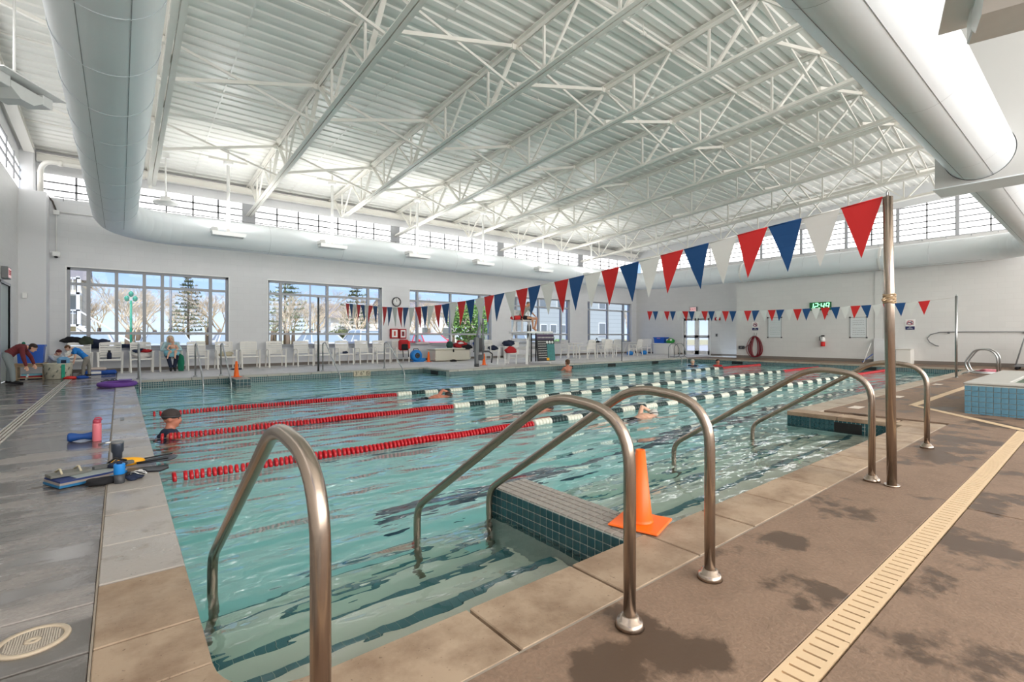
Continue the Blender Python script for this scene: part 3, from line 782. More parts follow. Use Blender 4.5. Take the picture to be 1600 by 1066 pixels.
# big hooded luminaires near the roof, one by the right-hand duct and one at the left edge
def hood(loc, rz, lab):
    t = thing('hooded_luminaire', lab, 'light', loc, rz, 'hooded luminaires near the roof')
    G().add([(-0.6, -0.35, 0.16), (0.6, -0.35, 0.16), (0.6, 0.35, 0.16), (-0.6, 0.35, 0.16), (-0.6, -0.35, 0.18), (0.6, -0.35, 0.18), (0.6, 0.35, 0.18), (-0.6, 0.35, 0.18)],
            [(3, 2, 1, 0), (4, 5, 6, 7), (0, 1, 5, 4), (1, 2, 6, 5), (2, 3, 7, 6), (3, 0, 4, 7)]).build('top_plate', m_white, t)
    G().prism([(-0.3, 0.0), (-0.12, -0.12), (0.12, -0.12), (0.3, 0.0), (0.3, 0.1), (-0.3, 0.1)], -0.2, 0.2, Matrix.Rotation(PI/2, 4, 'X')).build('reflector', m_alu2, t)
    G().box(-0.55, -0.3, -0.2, 0.2, -0.02, 0.16, 0.01).build('end_box', m_alu2, t)
    G().box(0.3, 0.5, -0.2, 0.2, -0.02, 0.16, 0.01).build('end_box', m_alu2, t)
    G().cyl((0, 0, 0.18), (0, 0, 1.9), 0.02, n=8).build('stem', m_white, t)
m_alu2 = mat('galvanised_sheet', S(226,228,226), 0.4, 0.2, noise=0.05, nscale=9)
hood((4.40, 0.36, 3.25), 0.25, 'large hooded metal luminaire with white top plate, beside the duct near the bulkhead')
hood((-1.35, 11.3, 5.05), 1.0, 'large hooded metal luminaire with white top plate, near the exit sign wall')
# ------------------------------------------------------------------ handrails over the steps
def steprail(X, lab, m=m_chrome, r=0.0235, foot=True):
    t = thing('handrail', lab, 'handrail', (X, 1.15, 0), 0, 'steel handrails over the near steps')
    pts = [(0, 0, -0.05), (0, 0, 0.80), (0, 0.42, 0.835), (0, 1.69, -0.01), (0, 1.69, -0.75)]
    G().tube(roundpath(pts, [0, 0.22, 0.14, 0.10, 0], 8), r, 20).build('rail', m, t)
    G().lathe([(0.022, 0.045), (0.034, 0.043), (0.037, 0.028), (0.047, 0.026), (0.052, 0.012), (0.056, 0.0)], (0, 0, 0.002), 28).build('escutcheon', m, t)
    return t
steprail(0.36, 'nearest steel handrail, standing at the corner of the pool')
steprail(1.50, 'tall steel handrail in front of the near orange cone')
steprail(2.08, 'steel handrail just beyond the near orange cone and tiled divider')
steprail(4.43, 'steel handrail beside the tall pennant pole')
steprail(6.16, 'steel handrail closest to the skimmer opening')
def farrail(X, y, run_, lab, yf=0.0):
    t = thing('pool_handrail', lab, 'handrail', (X, y, 0), 0, 'slim handrails along the far poolside')
    pts = [(0, 0.25, -0.05), (0, 0.25, 0.86), (0, 0.0, 0.90), (0, -run_, -0.05), (0, -run_, -0.9)]
    G().tube(roundpath(pts, [0, 0.08, 0.06, 0.08, 0], 5), 0.021, 12).build('rail', m_chrome_far, t)
    G().lathe([(0.02, 0.03), (0.045, 0.02), (0.05, 0)], (0, 0.25, 0.002), 14).build('escutcheon', m_chrome_far, t)
farrail(0.36, 15.35, 1.25, 'slim steel handrail at the far corner, beside the purple foam ring')
farrail(1.58, 15.35, 1.35, 'slim steel handrail in front of the seated woman side, between two others')
farrail(2.18, 15.35, 1.35, 'slim steel handrail beside the far tiled stub with its cone')
farrail(4.95, 15.35, 1.30, 'slim steel handrail standing against the far pennant pole')
farrail(7.0, 15.35, 1.25, 'slim steel handrail beyond the depth marker')

# ------------------------------------------------------------------ pennant poles and pennants
def pole(loc, h, r, lab, lean=(0, 0), tie=None, m=m_chrome_far):
    t = thing('pennant_pole', lab, 'pole', loc)
    g = G().tube([(0, 0, 0), (lean[0]*tie/h if tie else 0, lean[1]*tie/h if tie else 0, tie if tie else h/2), (lean[0], lean[1], h)], r, 18)
    g.build('pole', m, t)
    G().cyl((0, 0, 0), (0, 0, 0.012), r*1.6, n=18).build('socket', m, t)
    G().tube([(lean[0]-0.02, lean[1], h-0.01), (lean[0]-0.02, lean[1], h+0.03), (lean[0], lean[1], h+0.045), (lean[0]+0.02, lean[1], h+0.03), (lean[0]+0.02, lean[1], h-0.01)], 0.006, 8).build('eyelet', m_chrome_far, t)
    return t
p1 = pole((4.40, 1.02, 0), 2.12, 0.031, 'tall steel pennant pole in front, standing on the brown deck', (-0.02, 0.02), 1.35, m_chrome)
g = G()
for i in range(6): g.tube([(0.036*math.cos(a*PI/8)-0.012, 0.036*math.sin(a*PI/8)+0.012, 1.345+i*0.011+0.004*math.sin(a+i*2)) for a in range(16)], 0.006, 6, closed=True, cap=False)
g.tube([(-0.04, 0.02, 1.37), (-0.08, 0.035, 1.355), (-0.12, 0.03, 1.36), (-0.10, 0.02, 1.375)], 0.006, 6)
g.build('rope_tie', mat('tan_rope', S(176,152,120), 0.9), p1)
pole((4.80, 15.55, 0), 2.30, 0.03, 'far dark pennant pole beside a slim handrail, before the second window', m=mat('dark_steel', S(96,98,100), 0.4, 0.8))
pole((17.25, 2.62, 0), 2.16, 0.028, 'steel pennant pole near the tiled spa with a clamp halfway up')
pole((17.0, 13.45, 0), 2.20, 0.018, 'slender pennant pole among the patio chairs at the far poolside', m=mat('dark_steel', S(96,98,100), 0.4, 0.8))
def pennants(lab, p0, p1, zf, y_first, pitch, n_, w, h, cols, grp, phase=0):
    """rope in the plane from p0 to p1; zf(y) gives its height; colours go from the near end"""
    t = thing('pennant_string', lab, 'pennants')
    X = lambda y: p0[0]+(p1[0]-p0[0])*(y-p0[1])/(p1[1]-p0[1])
    ys = [p0[1]+(p1[1]-p0[1])*i/60 for i in range(61)]
    G().tube([(X(y), y, zf(y)) for y in ys], 0.004, 5).build('rope', m_rope, t)
    for i in range(n_):
        a = y_first+i*pitch; b_ = a+w; mid = (a+b_)/2
        m = cols[(i+phase) % 3]
        tw = 0.05*math.sin(i*1.7)
        top = [(X(y), y, zf(y)) for y in (a, mid, b_)]
        tip = (X(mid)+tw, mid+0.03*math.sin(i*2.3), zf(mid)-h)
        vs = []
        for o in (-0.0015, 0.0015):
            for r_ in range(4):
                f = r_/4
                for q in top: vs.append((q[0]*(1-f)+tip[0]*f+o+0.012*math.sin(PI*f)*math.sin(i), q[1]*(1-f)+tip[1]*f, q[2]*(1-f)+tip[2]*f))
            vs.append((tip[0]+o, tip[1], tip[2]))
        fs = []
        for s_ in (0, 13):
            for r_ in range(3):
                for c in range(2):
                    q = (s_+r_*3+c, s_+r_*3+c+1, s_+r_*3+c+4, s_+r_*3+c+3); fs.append(q if s_ else q[::-1])
            fs += [(s_+9, s_+10, s_+12), (s_+10, s_+11, s_+12)]
        G().add(vs, fs).build('pennant', m, t)
        G().tube([(X(a), a, zf(a)), (X(b_), b_, zf(b_))], 0.006, 5).build('hem', m, t)
pts1 = [(1.02, 2.13), (1.4, 2.09), (1.95, 2.045), (2.5, 1.99), (3.05, 1.94), (3.6, 1.885), (4.5, 1.82), (5.6, 1.755), (6.82, 1.69), (7.76, 1.665), (9.03, 1.67), (10.37, 1.75), (12.98, 1.97), (15.55, 2.28)]
pts2 = [(2.6, 2.12), (3.4, 2.045), (4.7, 2.0), (6.5, 1.965), (8.5, 1.98), (11.3, 2.08), (13.45, 2.17)]
def interp(pts):
    def f(y):
        if y <= pts[0][0]: return pts[0][1]
        for (a, za), (b_, zb) in zip(pts, pts[1:]):
            if y <= b_: return za+(zb-za)*(y-a)/(b_-a)
        return pts[-1][1]
    return f
pennants('long string of red, white and blue pennants sweeping from the front pole over the pool', (4.38, 1.04), (4.80, 15.55), interp(pts1), 1.07, 0.277, 43, 0.268, 0.42, (m_red, m_flagw, m_blue), None)
pennants('distant string of red, white and blue pennants before the clock display wall', (17.25, 2.62), (17.0, 13.45), interp(pts2), 3.15, 0.2655, 34, 0.255, 0.38, (m_red, m_flagw, m_blue), None)

# ------------------------------------------------------------------ lane ropes
disc = None; seg = {}
def lane(Y, lab, xr_end=4.65, shift=0.0):
    global disc
    t = thing('lane_rope', lab, 'lane rope', (0, Y, WZ), 0, 'lane ropes across the pool')
    sag = lambda x: 0.0
    G().tube([(PX0, 0, 0.03), (PX0+0.12, 0, 0.01), (21.9, 0, 0.01)], 0.004, 6).build('cable', m_grey, t)
    G().lathe([(0.008, 0), (0.018, 0.02), (0.019, 0.06), (0.008, 0.09)], (0.24, 0, 0.012), 12, axis='x').build('turnbuckle', m_grey, t)
    def mk(m, w):
        return G().lathe([(0.012, -w/2), (0.048, -w/2), (0.056, -w*0.35), (0.057, 0), (0.056, w*0.35), (0.048, w/2), (0.012, w/2)], (0, 0, 0), 16, axis='x').build('float_disc', m, t)
    x = 0.375+shift; first = True; i = 0
    while x < xr_end:
        if disc is None: disc = mk(m_float_r, 0.031); c = disc
        else:
            c = inst(disc); c.parent = t
        c.location = (x, 0, 0.012+0.006*math.sin(x*5)); c.rotation_euler = (0, rnd.uniform(-0.08, 0.08), rnd.uniform(-0.08, 0.08))
        x += 0.085 if i == 0 else 0.0455+rnd.uniform(-0.004, 0.007); i += 1
    x0 = x; k_ = 0
    pitch = 0.33
    while x < 18.4:
        m = m_float_w if k_ % 2 == 0 else m_float_g; key = m.name
        if key not in seg:
            g = G()
            for q in range(5): g.lathe([(0.02, q*0.066), (0.05, q*0.066), (0.06, q*0.066+0.012), (0.06, q*0.066+0.050), (0.05, q*0.066+0.060), (0.02, q*0.066+0.060)], (0, 0, 0), 14, axis='x')
            seg[key] = g.build('float_segment', m, t); c = seg[key]
        else: c = inst(seg[key]); c.parent = t
        c.location = (x, 0, 0.010+0.008*math.sin(x*3)); x += pitch; k_ += 1
    g = G(); 
    while x < 21.75: g.lathe([(0.02, -0.025), (0.055, -0.02), (0.06, 0), (0.055, 0.02), (0.02, 0.025)], (x, 0, 0.012), 10, axis='x'); x += 0.062
    g.build('float_row', m_float_r, t, kind='stuff')
lane(5.27, 'nearest lane rope, red discs then white and dark green, close behind the handrails')
lane(7.45, 'middle lane rope of red discs with a capped swimmer at its end', shift=0.03)
lane(9.72, 'farthest lane rope, running just before the far steps', shift=0.05)

# ------------------------------------------------------------------ floor drains
dr = sgroup('trim_2')
def grate(x0, x1, y0, y1, n_):
    g = G(); g.box(x0+0.003, x1-0.003, y0, y0+0.016, -0.02, 0.001).box(x0+0.003, x1-0.003, y1-0.016, y1, -0.02, 0.001)
    p_ = (x1-x0)/n_
    for i in range(n_):
        c = x0+(i+0.5)*p_; w = p_*0.5-0.0055
        g.box(c-w, c+w, y0+0.016, y1-0.016, -0.02, 0.001)
    g.build('grate', m_grate, dr)
xs = [-2.1, -0.95, 0.15, 1.0, 2.03, 3.12, 4.23, 5.33, 6.43, 7.53, 8.09]
for a, b_ in zip(xs, xs[1:]): grate(a, b_, 0.592, 0.700, max(2, round((b_-a)/0.058)))
for a, b_ in (((8.16, 0.645), (9.72, 1.95)), ((9.72, 1.99), (14.2, 1.99))):
    a = Vector((*a, 0.0)); b2 = Vector((*b_, 0.0)); n_ = max(1, round((b2-a).length/0.6))
    for i in range(n_):
        G().bar(a+(b2-a)*((i+0.01)/n_), a+(b2-a)*((i+0.99)/n_), 0.11, 0.008).build('grate', m_grate, dr)
lin = sgroup('trim_3')
m_lin = mat('drain_strip', S(196,190,182), 0.5)
y = 0.6
while y < 17.2:
    g = G()
    for k_ in range(4): g.box(-1.083+k_*0.037, -1.060+k_*0.037, y, y+1.19, -0.02, 0.001)
    g.build('grate', m_lin, lin); y += 1.2
# caulk seams between deck and coping
m_caulk = mat('caulk', S(150,138,124), 0.7, noise=0.2, nscale=10)
G().box(-0.083, -0.076, 1.3, 15.4, -0.02, -0.001).box(-0.08, 7.95, 1.292, 1.301, -0.02, -0.001).build('trim_4', m_caulk, None, kind='structure')
# skimmer / manhole lids
def lid(x, y, r, lab, grp=None):
    t = thing('skimmer_hatch', lab, 'drain cover', (x, y, 0))
    G().lathe([(r*0.80, 0.0), (r*0.80, 0.006), (r*0.83, 0.008), (r*0.97, 0.008), (r, 0.0)], (0, 0, 0), 48).build('rim', mat('lid_rim', S(190,174,152), 0.5), t)
    G().lathe([(0.001, 0.004), (r*0.79, 0.004), (r*0.79, 0.0)], (0, 0, 0), 40).build('cover', mat('lid_cover', S(150,142,132), 0.55), t)
    g = G(); n_ = 11
    for i in range(-n_, n_+1):
        c = i*r*0.78/n_*0.95; l = math.sqrt(max(0, (r*0.76)**2-c*c))
        for k_ in range(-n_, n_+1):
            d = k_*r*0.78/n_*0.95
            if c*c+d*d < (r*0.74)**2 and c*c+d*d > (r*0.25)**2: g.box(c-r*0.024, c+r*0.024, d-r*0.024, d+r*0.024, 0.003, 0.0065)
    g.build('tread', mat('lid_tread', S(176,166,152), 0.5), t, kind='stuff')
    G().lathe([(r*0.06, 0.003), (r*0.09, 0.007), (r*0.22, 0.007), (r*0.24, 0.003)], (0, 0, 0), 28, sx=1).build('boss', mat('lid_rim', S(190,174,152), 0.5), t)
    return t
lid(-0.245, 2.44, 0.105, 'round patterned skimmer lid set in the wet deck beside the coping')
G().box(-0.52, -0.24, 4.88, 5.30, 0.0, 0.003, 0.001).box(-0.50, -0.26, 4.90, 5.28, 0.003, 0.005, 0.001).build('trim_5', m_deck_wet, None, kind='structure')

# ------------------------------------------------------------------ traffic cones
def cone(loc, h, lab, grp='orange cones around the pool', rz=0.3, w=0.5):
    t = thing('traffic_cone', lab, 'cone', loc, rz, grp)
    b_ = h*w*0.5
    G().box(-b_, b_, -b_, b_, 0, 0.014*h/0.43, 0.008).build('base', m_orange, t)
    G().lathe([(h*0.18, 0.012), (h*0.165, 0.02), (h*0.155, 0.035), (h*0.062, h), (h*0.045, h), (h*0.05, h-0.02)], (0, 0, 0), 36).build('body', m_orange, t)
    return t
cone((2.37, 1.74, 0.004), 0.43, 'large bright orange cone on the near end of the tiled divider', w=0.68)
cone((2.42, 14.75, 0.002), 0.42, 'orange cone on the far tiled stub beside a slim handrail')
cone((10.15, 18.2, 0), 0.43, 'orange cone between the blue blower and the white storage box')
cone((10.7, 14.95, 0), 0.43, 'orange cone at the foot of the pool lift')
# ------------------------------------------------------------------ resin armchairs along the window wall
def make_chair(label, loc, rz, group):
    t = thing('resin_chair', label, 'chair', loc, rz, group)
    m = m_white_pl; w = 0.27
    g = G()
    for i in range(5): g.box(-w+0.03, w-0.03, -0.20+i*0.088, -0.20+i*0.088+0.080, 0.40-i*0.008, 0.418-i*0.008, 0.004)
    g.box(-w+0.02, w-0.02, -0.235, -0.205, 0.37, 0.415, 0.008).box(-w+0.02, -w+0.045, -0.2, 0.24, 0.36, 0.40).box(w-0.045, w-0.02, -0.2, 0.24, 0.36, 0.40)
    g.build('seat', m, t)
    g = G()
    for k_, z in enumerate([0.46+i*0.072 for i in range(6)]):
        y = 0.235+(z-0.42)*0.22; hw = w-0.035+0.004*k_ - (0.02 if k_ == 5 else 0)
        for s_ in (-1, 0, 1):   # gently curved slat of three facets
            x0, x1 = (s_-0.5)*hw*2/3, (s_+0.5)*hw*2/3
            c0 = 0.03*(1-(x0/hw)**2); c1 = 0.03*(1-(x1/hw)**2)
            g.bar((x0, y+c0, z+0.03), (x1, y+c1, z+0.03), 0.012, 0.060)
    for s_ in (-1, 1): g.bar((s_*(w-0.025), 0.215, 0.36), (s_*(w-0.02), 0.325, 0.885), 0.022, 0.035)
    g.bar((-w+0.03, 0.325, 0.885), (0, 0.352, 0.902), 0.02, 0.035).bar((0, 0.352, 0.902), (w-0.03, 0.325, 0.885), 0.02, 0.035)
    g.build('backrest', m, t)
    for s_ in (-1, 1):
        G().bar((s_*(w+0.01), -0.23, 0.625), (s_*(w+0.01), 0.27, 0.60), 0.05, 0.022).build('armrest', m, t)
        G().bar((s_*(w+0.01), -0.215, 0.615), (s_*(w-0.005), -0.245, 0.0), 0.042, 0.042).build('leg', m, t)
        G().bar((s_*(w-0.01), 0.22, 0.60), (s_*(w+0.0), 0.31, 0.0), 0.036, 0.042).build('leg', m, t)
    return t
cg = 'white resin armchairs along the window wall'
cl_ = [(-0.92, 'white resin armchair behind the stooping children, dark clothes over its back'), (-0.23, 'white resin armchair holding a small dark bottle, nearest the purple foam ring'),
       (0.50, 'white resin armchair with a red, white and navy bag on its seat'), (1.23, 'white resin armchair on which the woman with the child sits'),
       (1.94, 'empty white resin armchair just past the seated woman'), (2.74, 'white resin armchair with a beige bag, at the edge of the first window'),
       (3.46, 'empty white resin armchair against the bare wall between first and second window'), (4.29, 'empty white resin armchair, first under the second window'),
       (5.22, 'empty white resin armchair directly before the far pennant pole'), (5.95, 'white resin armchair with a black strap hanging from its side, beyond the far pennant pole'),
       (6.72, 'white resin armchair with small dark goggles on its seat'), (7.51, 'empty white resin armchair under the last pane of the second window'),
       (8.23, 'empty white resin armchair just before the wall clock'), (9.07, 'white resin armchair carrying the red lifeguard backpack')]
ch0 = make_chair(cl_[0][1], (cl_[0][0], 18.62, 0), 0.03, cg)
for i, (x, lab) in enumerate(cl_[1:]): dup(ch0, (x, 18.62, 0), 0.04*math.sin(i*2.1), lab, cg)
dup(ch0, (12.95, 18.55, 0), -0.05, 'white resin armchair with blue towels over it, behind the pool lift', cg)
dup(ch0, (13.75, 18.55, 0), 0.06, 'white resin armchair next to the narrow white cabinet', cg)
# patio chairs and round tables at the end
pg = 'white patio armchairs around the tables near the double door'
for x, y, rz, lab in ((17.25, 16.9, 1.5, 'white patio armchair seen side on, first of those beyond the lifeguard stand'), (17.3, 15.75, PI, 'white patio armchair with its back to the pool, at the first table'),
                      (19.1, 16.2, PI-0.1, 'white patio armchair with its back to the pool, below the black bag'), (20.75, 16.9, -1.5, 'white patio armchair facing the first tables, before the slender pole'),
                      (21.9, 18.3, -0.4, 'white patio armchair close to the last window sill'), (22.0, 16.5, PI+0.1, 'white patio armchair with its back to the pool, just past the slender pole'),
                      (24.4, 17.6, -1.4, 'white patio armchair beside the blue bin and white chest')):
    dup(ch0, (x, y, 0), rz, lab, pg)
def round_table(x, y, lab, r=0.5):
    t = thing('patio_table', lab, 'table', (x, y, 0), 0, 'white round patio tables')
    G().lathe([(0.01, 0.70), (r*0.97, 0.70), (r, 0.71), (r, 0.725), (r*0.97, 0.735), (0.01, 0.735)], (0, 0, 0), 28).build('tabletop', m_white_pl, t)
    for k_ in range(4):
        a = PI/4+k_*PI/2
        G().bar((0.12*math.cos(a), 0.12*math.sin(a), 0.70), (r*0.72*math.cos(a), r*0.72*math.sin(a), 0), 0.06, 0.04).build('leg', m_white_pl, t)
round_table(18.2, 17.5, 'round white patio table beside the first patio chairs')
round_table(19.75, 17.4, 'round white patio table with a black bag on it')
round_table(23.3, 17.9, 'round white patio table between the last window and the white chest')

def blob(name, label, cat, c, r, m, seed=0, parent=None, amp=0.25, flat=True, seg=(20, 12), group=None, rz=0):
    """crumpled cloth or bag: a squashed lump with folds"""
    q = random.Random(seed); ph = [q.uniform(0, 6.28) for _ in range(6)]
    g = G().ell((0, 0, 0), (1, 1, 1), *seg); vs = []
    for v in g.v:
        x, y, z = v
        d = 1+amp*(0.5*math.sin(5*x+ph[0]+3*z)+0.35*math.sin(7*y+ph[1]+2*x)+0.3*math.sin(9*z+ph[2]+4*y)+0.25*math.sin(13*x+ph[3])*math.cos(11*y+ph[4]))
        x, y, z = x*d*r[0], y*d*r[1], z*d*r[2]
        if flat and z < -r[2]*0.75: z = -r[2]*0.75
        vs.append((x, y, z+(r[2]*0.75 if flat else 0)))
    g.v = vs
    if parent is not None:
        g.xf(Matrix.Translation(Vector(c)) @ Matrix.Rotation(rz, 4, 'Z')); return g.build(name, m, parent)
    o = g.build(name, m); o.location = c; o.rotation_euler = (0, 0, rz); tag(o, label, cat, group); return o
C_navy = mat('cloth_navy', S(32,42,66), 0.9); C_blk = mat('cloth_black', S(26,26,30), 0.9); C_red = mat('cloth_red', S(176,34,40), 0.85); C_green = mat('cloth_green', S(16,110,84), 0.9)
C_lblue = mat('cloth_light_blue', S(132,196,214), 0.9); C_blue = mat('cloth_blue', S(36,84,170), 0.85); C_grey = mat('cloth_grey', S(150,152,150), 0.9); C_tan = mat('cloth_tan', S(196,186,160), 0.9)
C_olive = mat('cloth_olive', S(58,66,52), 0.9); m_bluep = mat('blue_plastic', S(28,92,196), 0.35); m_cyanp = mat('bright_blue_plastic', S(24,132,214), 0.4)
m_wood = mat('worn_wood', S(168,146,118), 0.6, noise=0.15, nscale=12); m_greenp = mat('green_plastic', S(44,150,60), 0.4)
# things on and by the chairs
blob('jacket', 'dark jacket draped over the first armchair behind the children', 'clothing', (-1.08, 19.02, 0.90), (0.24, 0.09, 0.10), C_blk, 1)
blob('jacket', 'olive patterned jacket hanging on the first armchair back', 'clothing', (-0.78, 18.96, 0.84), (0.16, 0.07, 0.14), C_olive, 2)
blob('jacket', 'navy jacket bundled on the window sill between the first two armchairs', 'clothing', (-0.52, 19.22, 0.72), (0.26, 0.11, 0.17), C_navy, 3, amp=0.35)
blob('jacket', 'dark navy coat lying flat on the sill between second and third armchair', 'clothing', (0.15, 19.25, 0.73), (0.30, 0.10, 0.07), C_navy, 4)
blob('swim_bag', 'white bag with navy and red straps, on the third armchair', 'bag', (0.50, 18.58, 0.42), (0.22, 0.15, 0.10), mat('cloth_white', S(220,216,212), 0.8), 5)
blob('towel', 'navy and black clothes heaped over the white bag on the third armchair', 'clothing', (0.50, 18.64, 0.585), (0.20, 0.12, 0.07), C_navy, 6, amp=0.4)
blob('towel', 'red and white towel end spilling from the bag on the third armchair', 'towel', (0.62, 18.50, 0.60), (0.12, 0.05, 0.05), C_red, 7, amp=0.4)
blob('swim_bag', 'beige bag on the sixth armchair, behind a slim handrail', 'bag', (2.74, 18.58, 0.42), (0.20, 0.13, 0.09), C_tan, 8)
blob('goggles_case', 'small dark goggles case on an otherwise empty armchair', 'case', (6.72, 18.55, 0.42), (0.10, 0.07, 0.05), C_navy, 9)
t = thing('drink_bottle', 'small dark bottle standing on the second armchair', 'bottle', (-0.25, 18.55, 0.42))
G().lathe([(0.01, 0), (0.055, 0), (0.058, 0.15), (0.04, 0.19), (0.03, 0.20)], (0, 0, 0), 14).build('body', C_navy, t)
G().lathe([(0.032, 0.20), (0.032, 0.25), (0.01, 0.255)], (0, 0, 0), 14).build('cap', m_black, t)
t = thing('black_strap', 'black strap hanging beside the armchair past the far pennant pole', 'strap', (5.648, 18.37, 0))
G().tube([(0, 0, 0.58), (0.01, -0.03, 0.45), (-0.005, -0.02, 0.30), (0.01, -0.03, 0.14)], 0.02, 8).build('strap', C_blk, t)
t = thing('rescue_backpack', 'red lifeguard backpack with black straps, slung over the armchair by the clock', 'bag', (9.07, 18.25, 0.45))
G().box(-0.22, 0.22, -0.02, 0.20, 0.05, 0.50, 0.07).build('body', C_red, t); G().box(-0.16, 0.12, -0.09, -0.01, 0.08, 0.32, 0.05).build('pocket', C_blk, t)
G().box(0.14, 0.24, -0.06, 0.05, 0.12, 0.44, 0.03).build('side_pocket', mat('bright_red', S(224,42,34), 0.5), t)
for x in (-0.1, 0.14): G().tube([(x, -0.04, 0.12), (x, -0.06, -0.02), (x+0.02, -0.05, -0.22)], 0.018, 6).build('strap', C_blk, t)
# wall clock, first aid and alarm boxes, fixtures
t = thing('wall_clock', 'round wall clock with black rim and white face between two windows', 'clock', (9.24, YF-0.02, 2.56))
G().lathe([(0.19, 0.0), (0.205, -0.02), (0.205, -0.04), (0.175, -0.045), (0.17, -0.02)], (0, 0, 0), 36, axis='y').build('rim', m_black, t)
G().lathe([(0.001, -0.02), (0.174, -0.02), (0.174, -0.028), (0.001, -0.028)], (0, 0, 0), 36, axis='y').build('face', m_white, t)
G().bar((0, -0.034, 0), (0.0, -0.034, 0.13), 0.012, 0.004, (0, 1, 0)).bar((0, -0.034, 0), (0.005, -0.034, 0.085), 0.016, 0.004, (0, 1, 0)).build('hand', m_black, t)
g = G()
for k_ in range(12):
    a = k_*PI/6; g.bar((0.145*math.sin(a), -0.031, 0.145*math.cos(a)), (0.165*math.sin(a), -0.031, 0.165*math.cos(a)), 0.01, 0.004, (0, 1, 0))
g.build('hour_mark', m_black, t)
def wallbox(name, lab, cat, x, z, w, h, d, m, inset, face='Y'):
    t = thing(name, lab, cat, (x, YF, z))
    G().box(-w/2, w/2, -d, 0, -h/2, h/2, 0.012).build('case', m, t)
    G().box(-w/2+0.05, w/2-0.05, -d-0.006, -d+0.002, -h/2+0.05, h/2-0.05).build('panel', inset, t)
    return t
t = wallbox('aed_cabinet', 'red wall cabinet with white panel under the clock, first of the pair', 'cabinet', 9.12, 1.20, 0.36, 0.42, 0.12, C_red, m_white)
G().box(-0.04, 0.04, -0.13, -0.122, -0.10, 0.10).build('label_plate', mat('label_red', S(200,60,50), 0.5), t)
t = wallbox('alarm_cabinet', 'red and white wall cabinet, second of the pair above the red backpack', 'cabinet', 9.50, 1.19, 0.32, 0.42, 0.14, C_red, m_white)
G().box(-0.06, 0.06, -0.156, -0.145, -0.10, 0.10).build('door', mat('dark_red', S(120,26,30), 0.5), t)
# camera and exit sign on the left
t = thing('security_camera', 'small white camera on a conduit near the corner column', 'camera', (-1.45, YF-0.06, 3.40))
G().box(-0.09, 0.09, -0.12, 0.03, 0.0, 0.14, 0.02).build('housing', m_white, t); G().ell((0, -0.07, 0.0), (0.05, 0.05, 0.04)).build('lens', m_black, t)
G().cyl((0, 0, 0.14), (0, 0, 1.25), 0.018, n=8).build('conduit', m_white, t); G().box(-0.07, 0.07, -0.05, 0.02, 1.22, 1.36, 0.01).build('junction_box', m_white, t)
G().tube([(0, -0.01, 1.33), (-0.08, -0.02, 1.6), (-0.2, -0.02, 1.78), (-0.25, -0.02, 1.80)], 0.022, 8).build('cable', mat('dark_cable', S(70, 62, 58), 0.5), t)
t = thing('wall_conduit', 'thin white conduit running along the wall behind the big duct', 'conduit', (0, 0, 0)); G().cyl((-1.45, YF-0.03, 4.72), (2.2, YF-0.03, 4.72), 0.018, n=8).build('conduit', m_white, t)
m_exit = mat('exit_sign_face', S(236,196,196), 0.4, emit=S(240,190,190), es=0.25)
t = thing('exit_sign', 'exit sign with pale red face on the wall above the side doorway', 'sign', (XL, 16.35, 2.58))
G().box(0.0, 0.12, -0.2, 0.2, -0.14, 0.14, 0.01).build('housing', m_grey, t); G().box(0.118, 0.124, -0.17, 0.17, -0.11, 0.11).build('face', m_exit, t)
text('lettering', 'EXIT', 0.16, C_red, t, (0.126, 0, 0), (PI/2, 0, PI/2))
t = thing('exit_sign', 'exit sign with pale red face above the double door', 'sign', (XE, 15.35, 2.64))
G().box(-0.10, 0.0, -0.22, 0.22, -0.15, 0.15, 0.01).build('housing', m_grey, t); G().box(-0.104, -0.098, -0.19, 0.19, -0.12, 0.12).build('face', m_exit, t)
text('lettering', 'EXIT', 0.18, C_red, t, (-0.106, 0, 0), (PI/2, 0, -PI/2))
t = thing('wall_thermostat', 'small white wall unit on the corner column', 'thermostat', (-2.02, 18.6, 2.2)); G().box(-0.05, 0.05, -0.06, 0.0, -0.08, 0.08, 0.01).build('case', m_white, t)
t = thing('pipe_riser', 'thick white pipe elbow rising beside the corner column to the roof', 'pipe', (-1.73, 18.72, 0))
G().tube(roundpath([(0, 0, 5.1), (0, 0, 5.75), (0.15, -0.3, 5.9), (2.3, -0.3, 5.9)], 0.15), 0.065, 12).build('pipe', m_tr, t)
for x in (0.4, 1.2): G().cyl((x, -0.3, 5.9), (x+0.08, -0.3, 5.9), 0.085, n=12).build('coupling', m_tr, t)
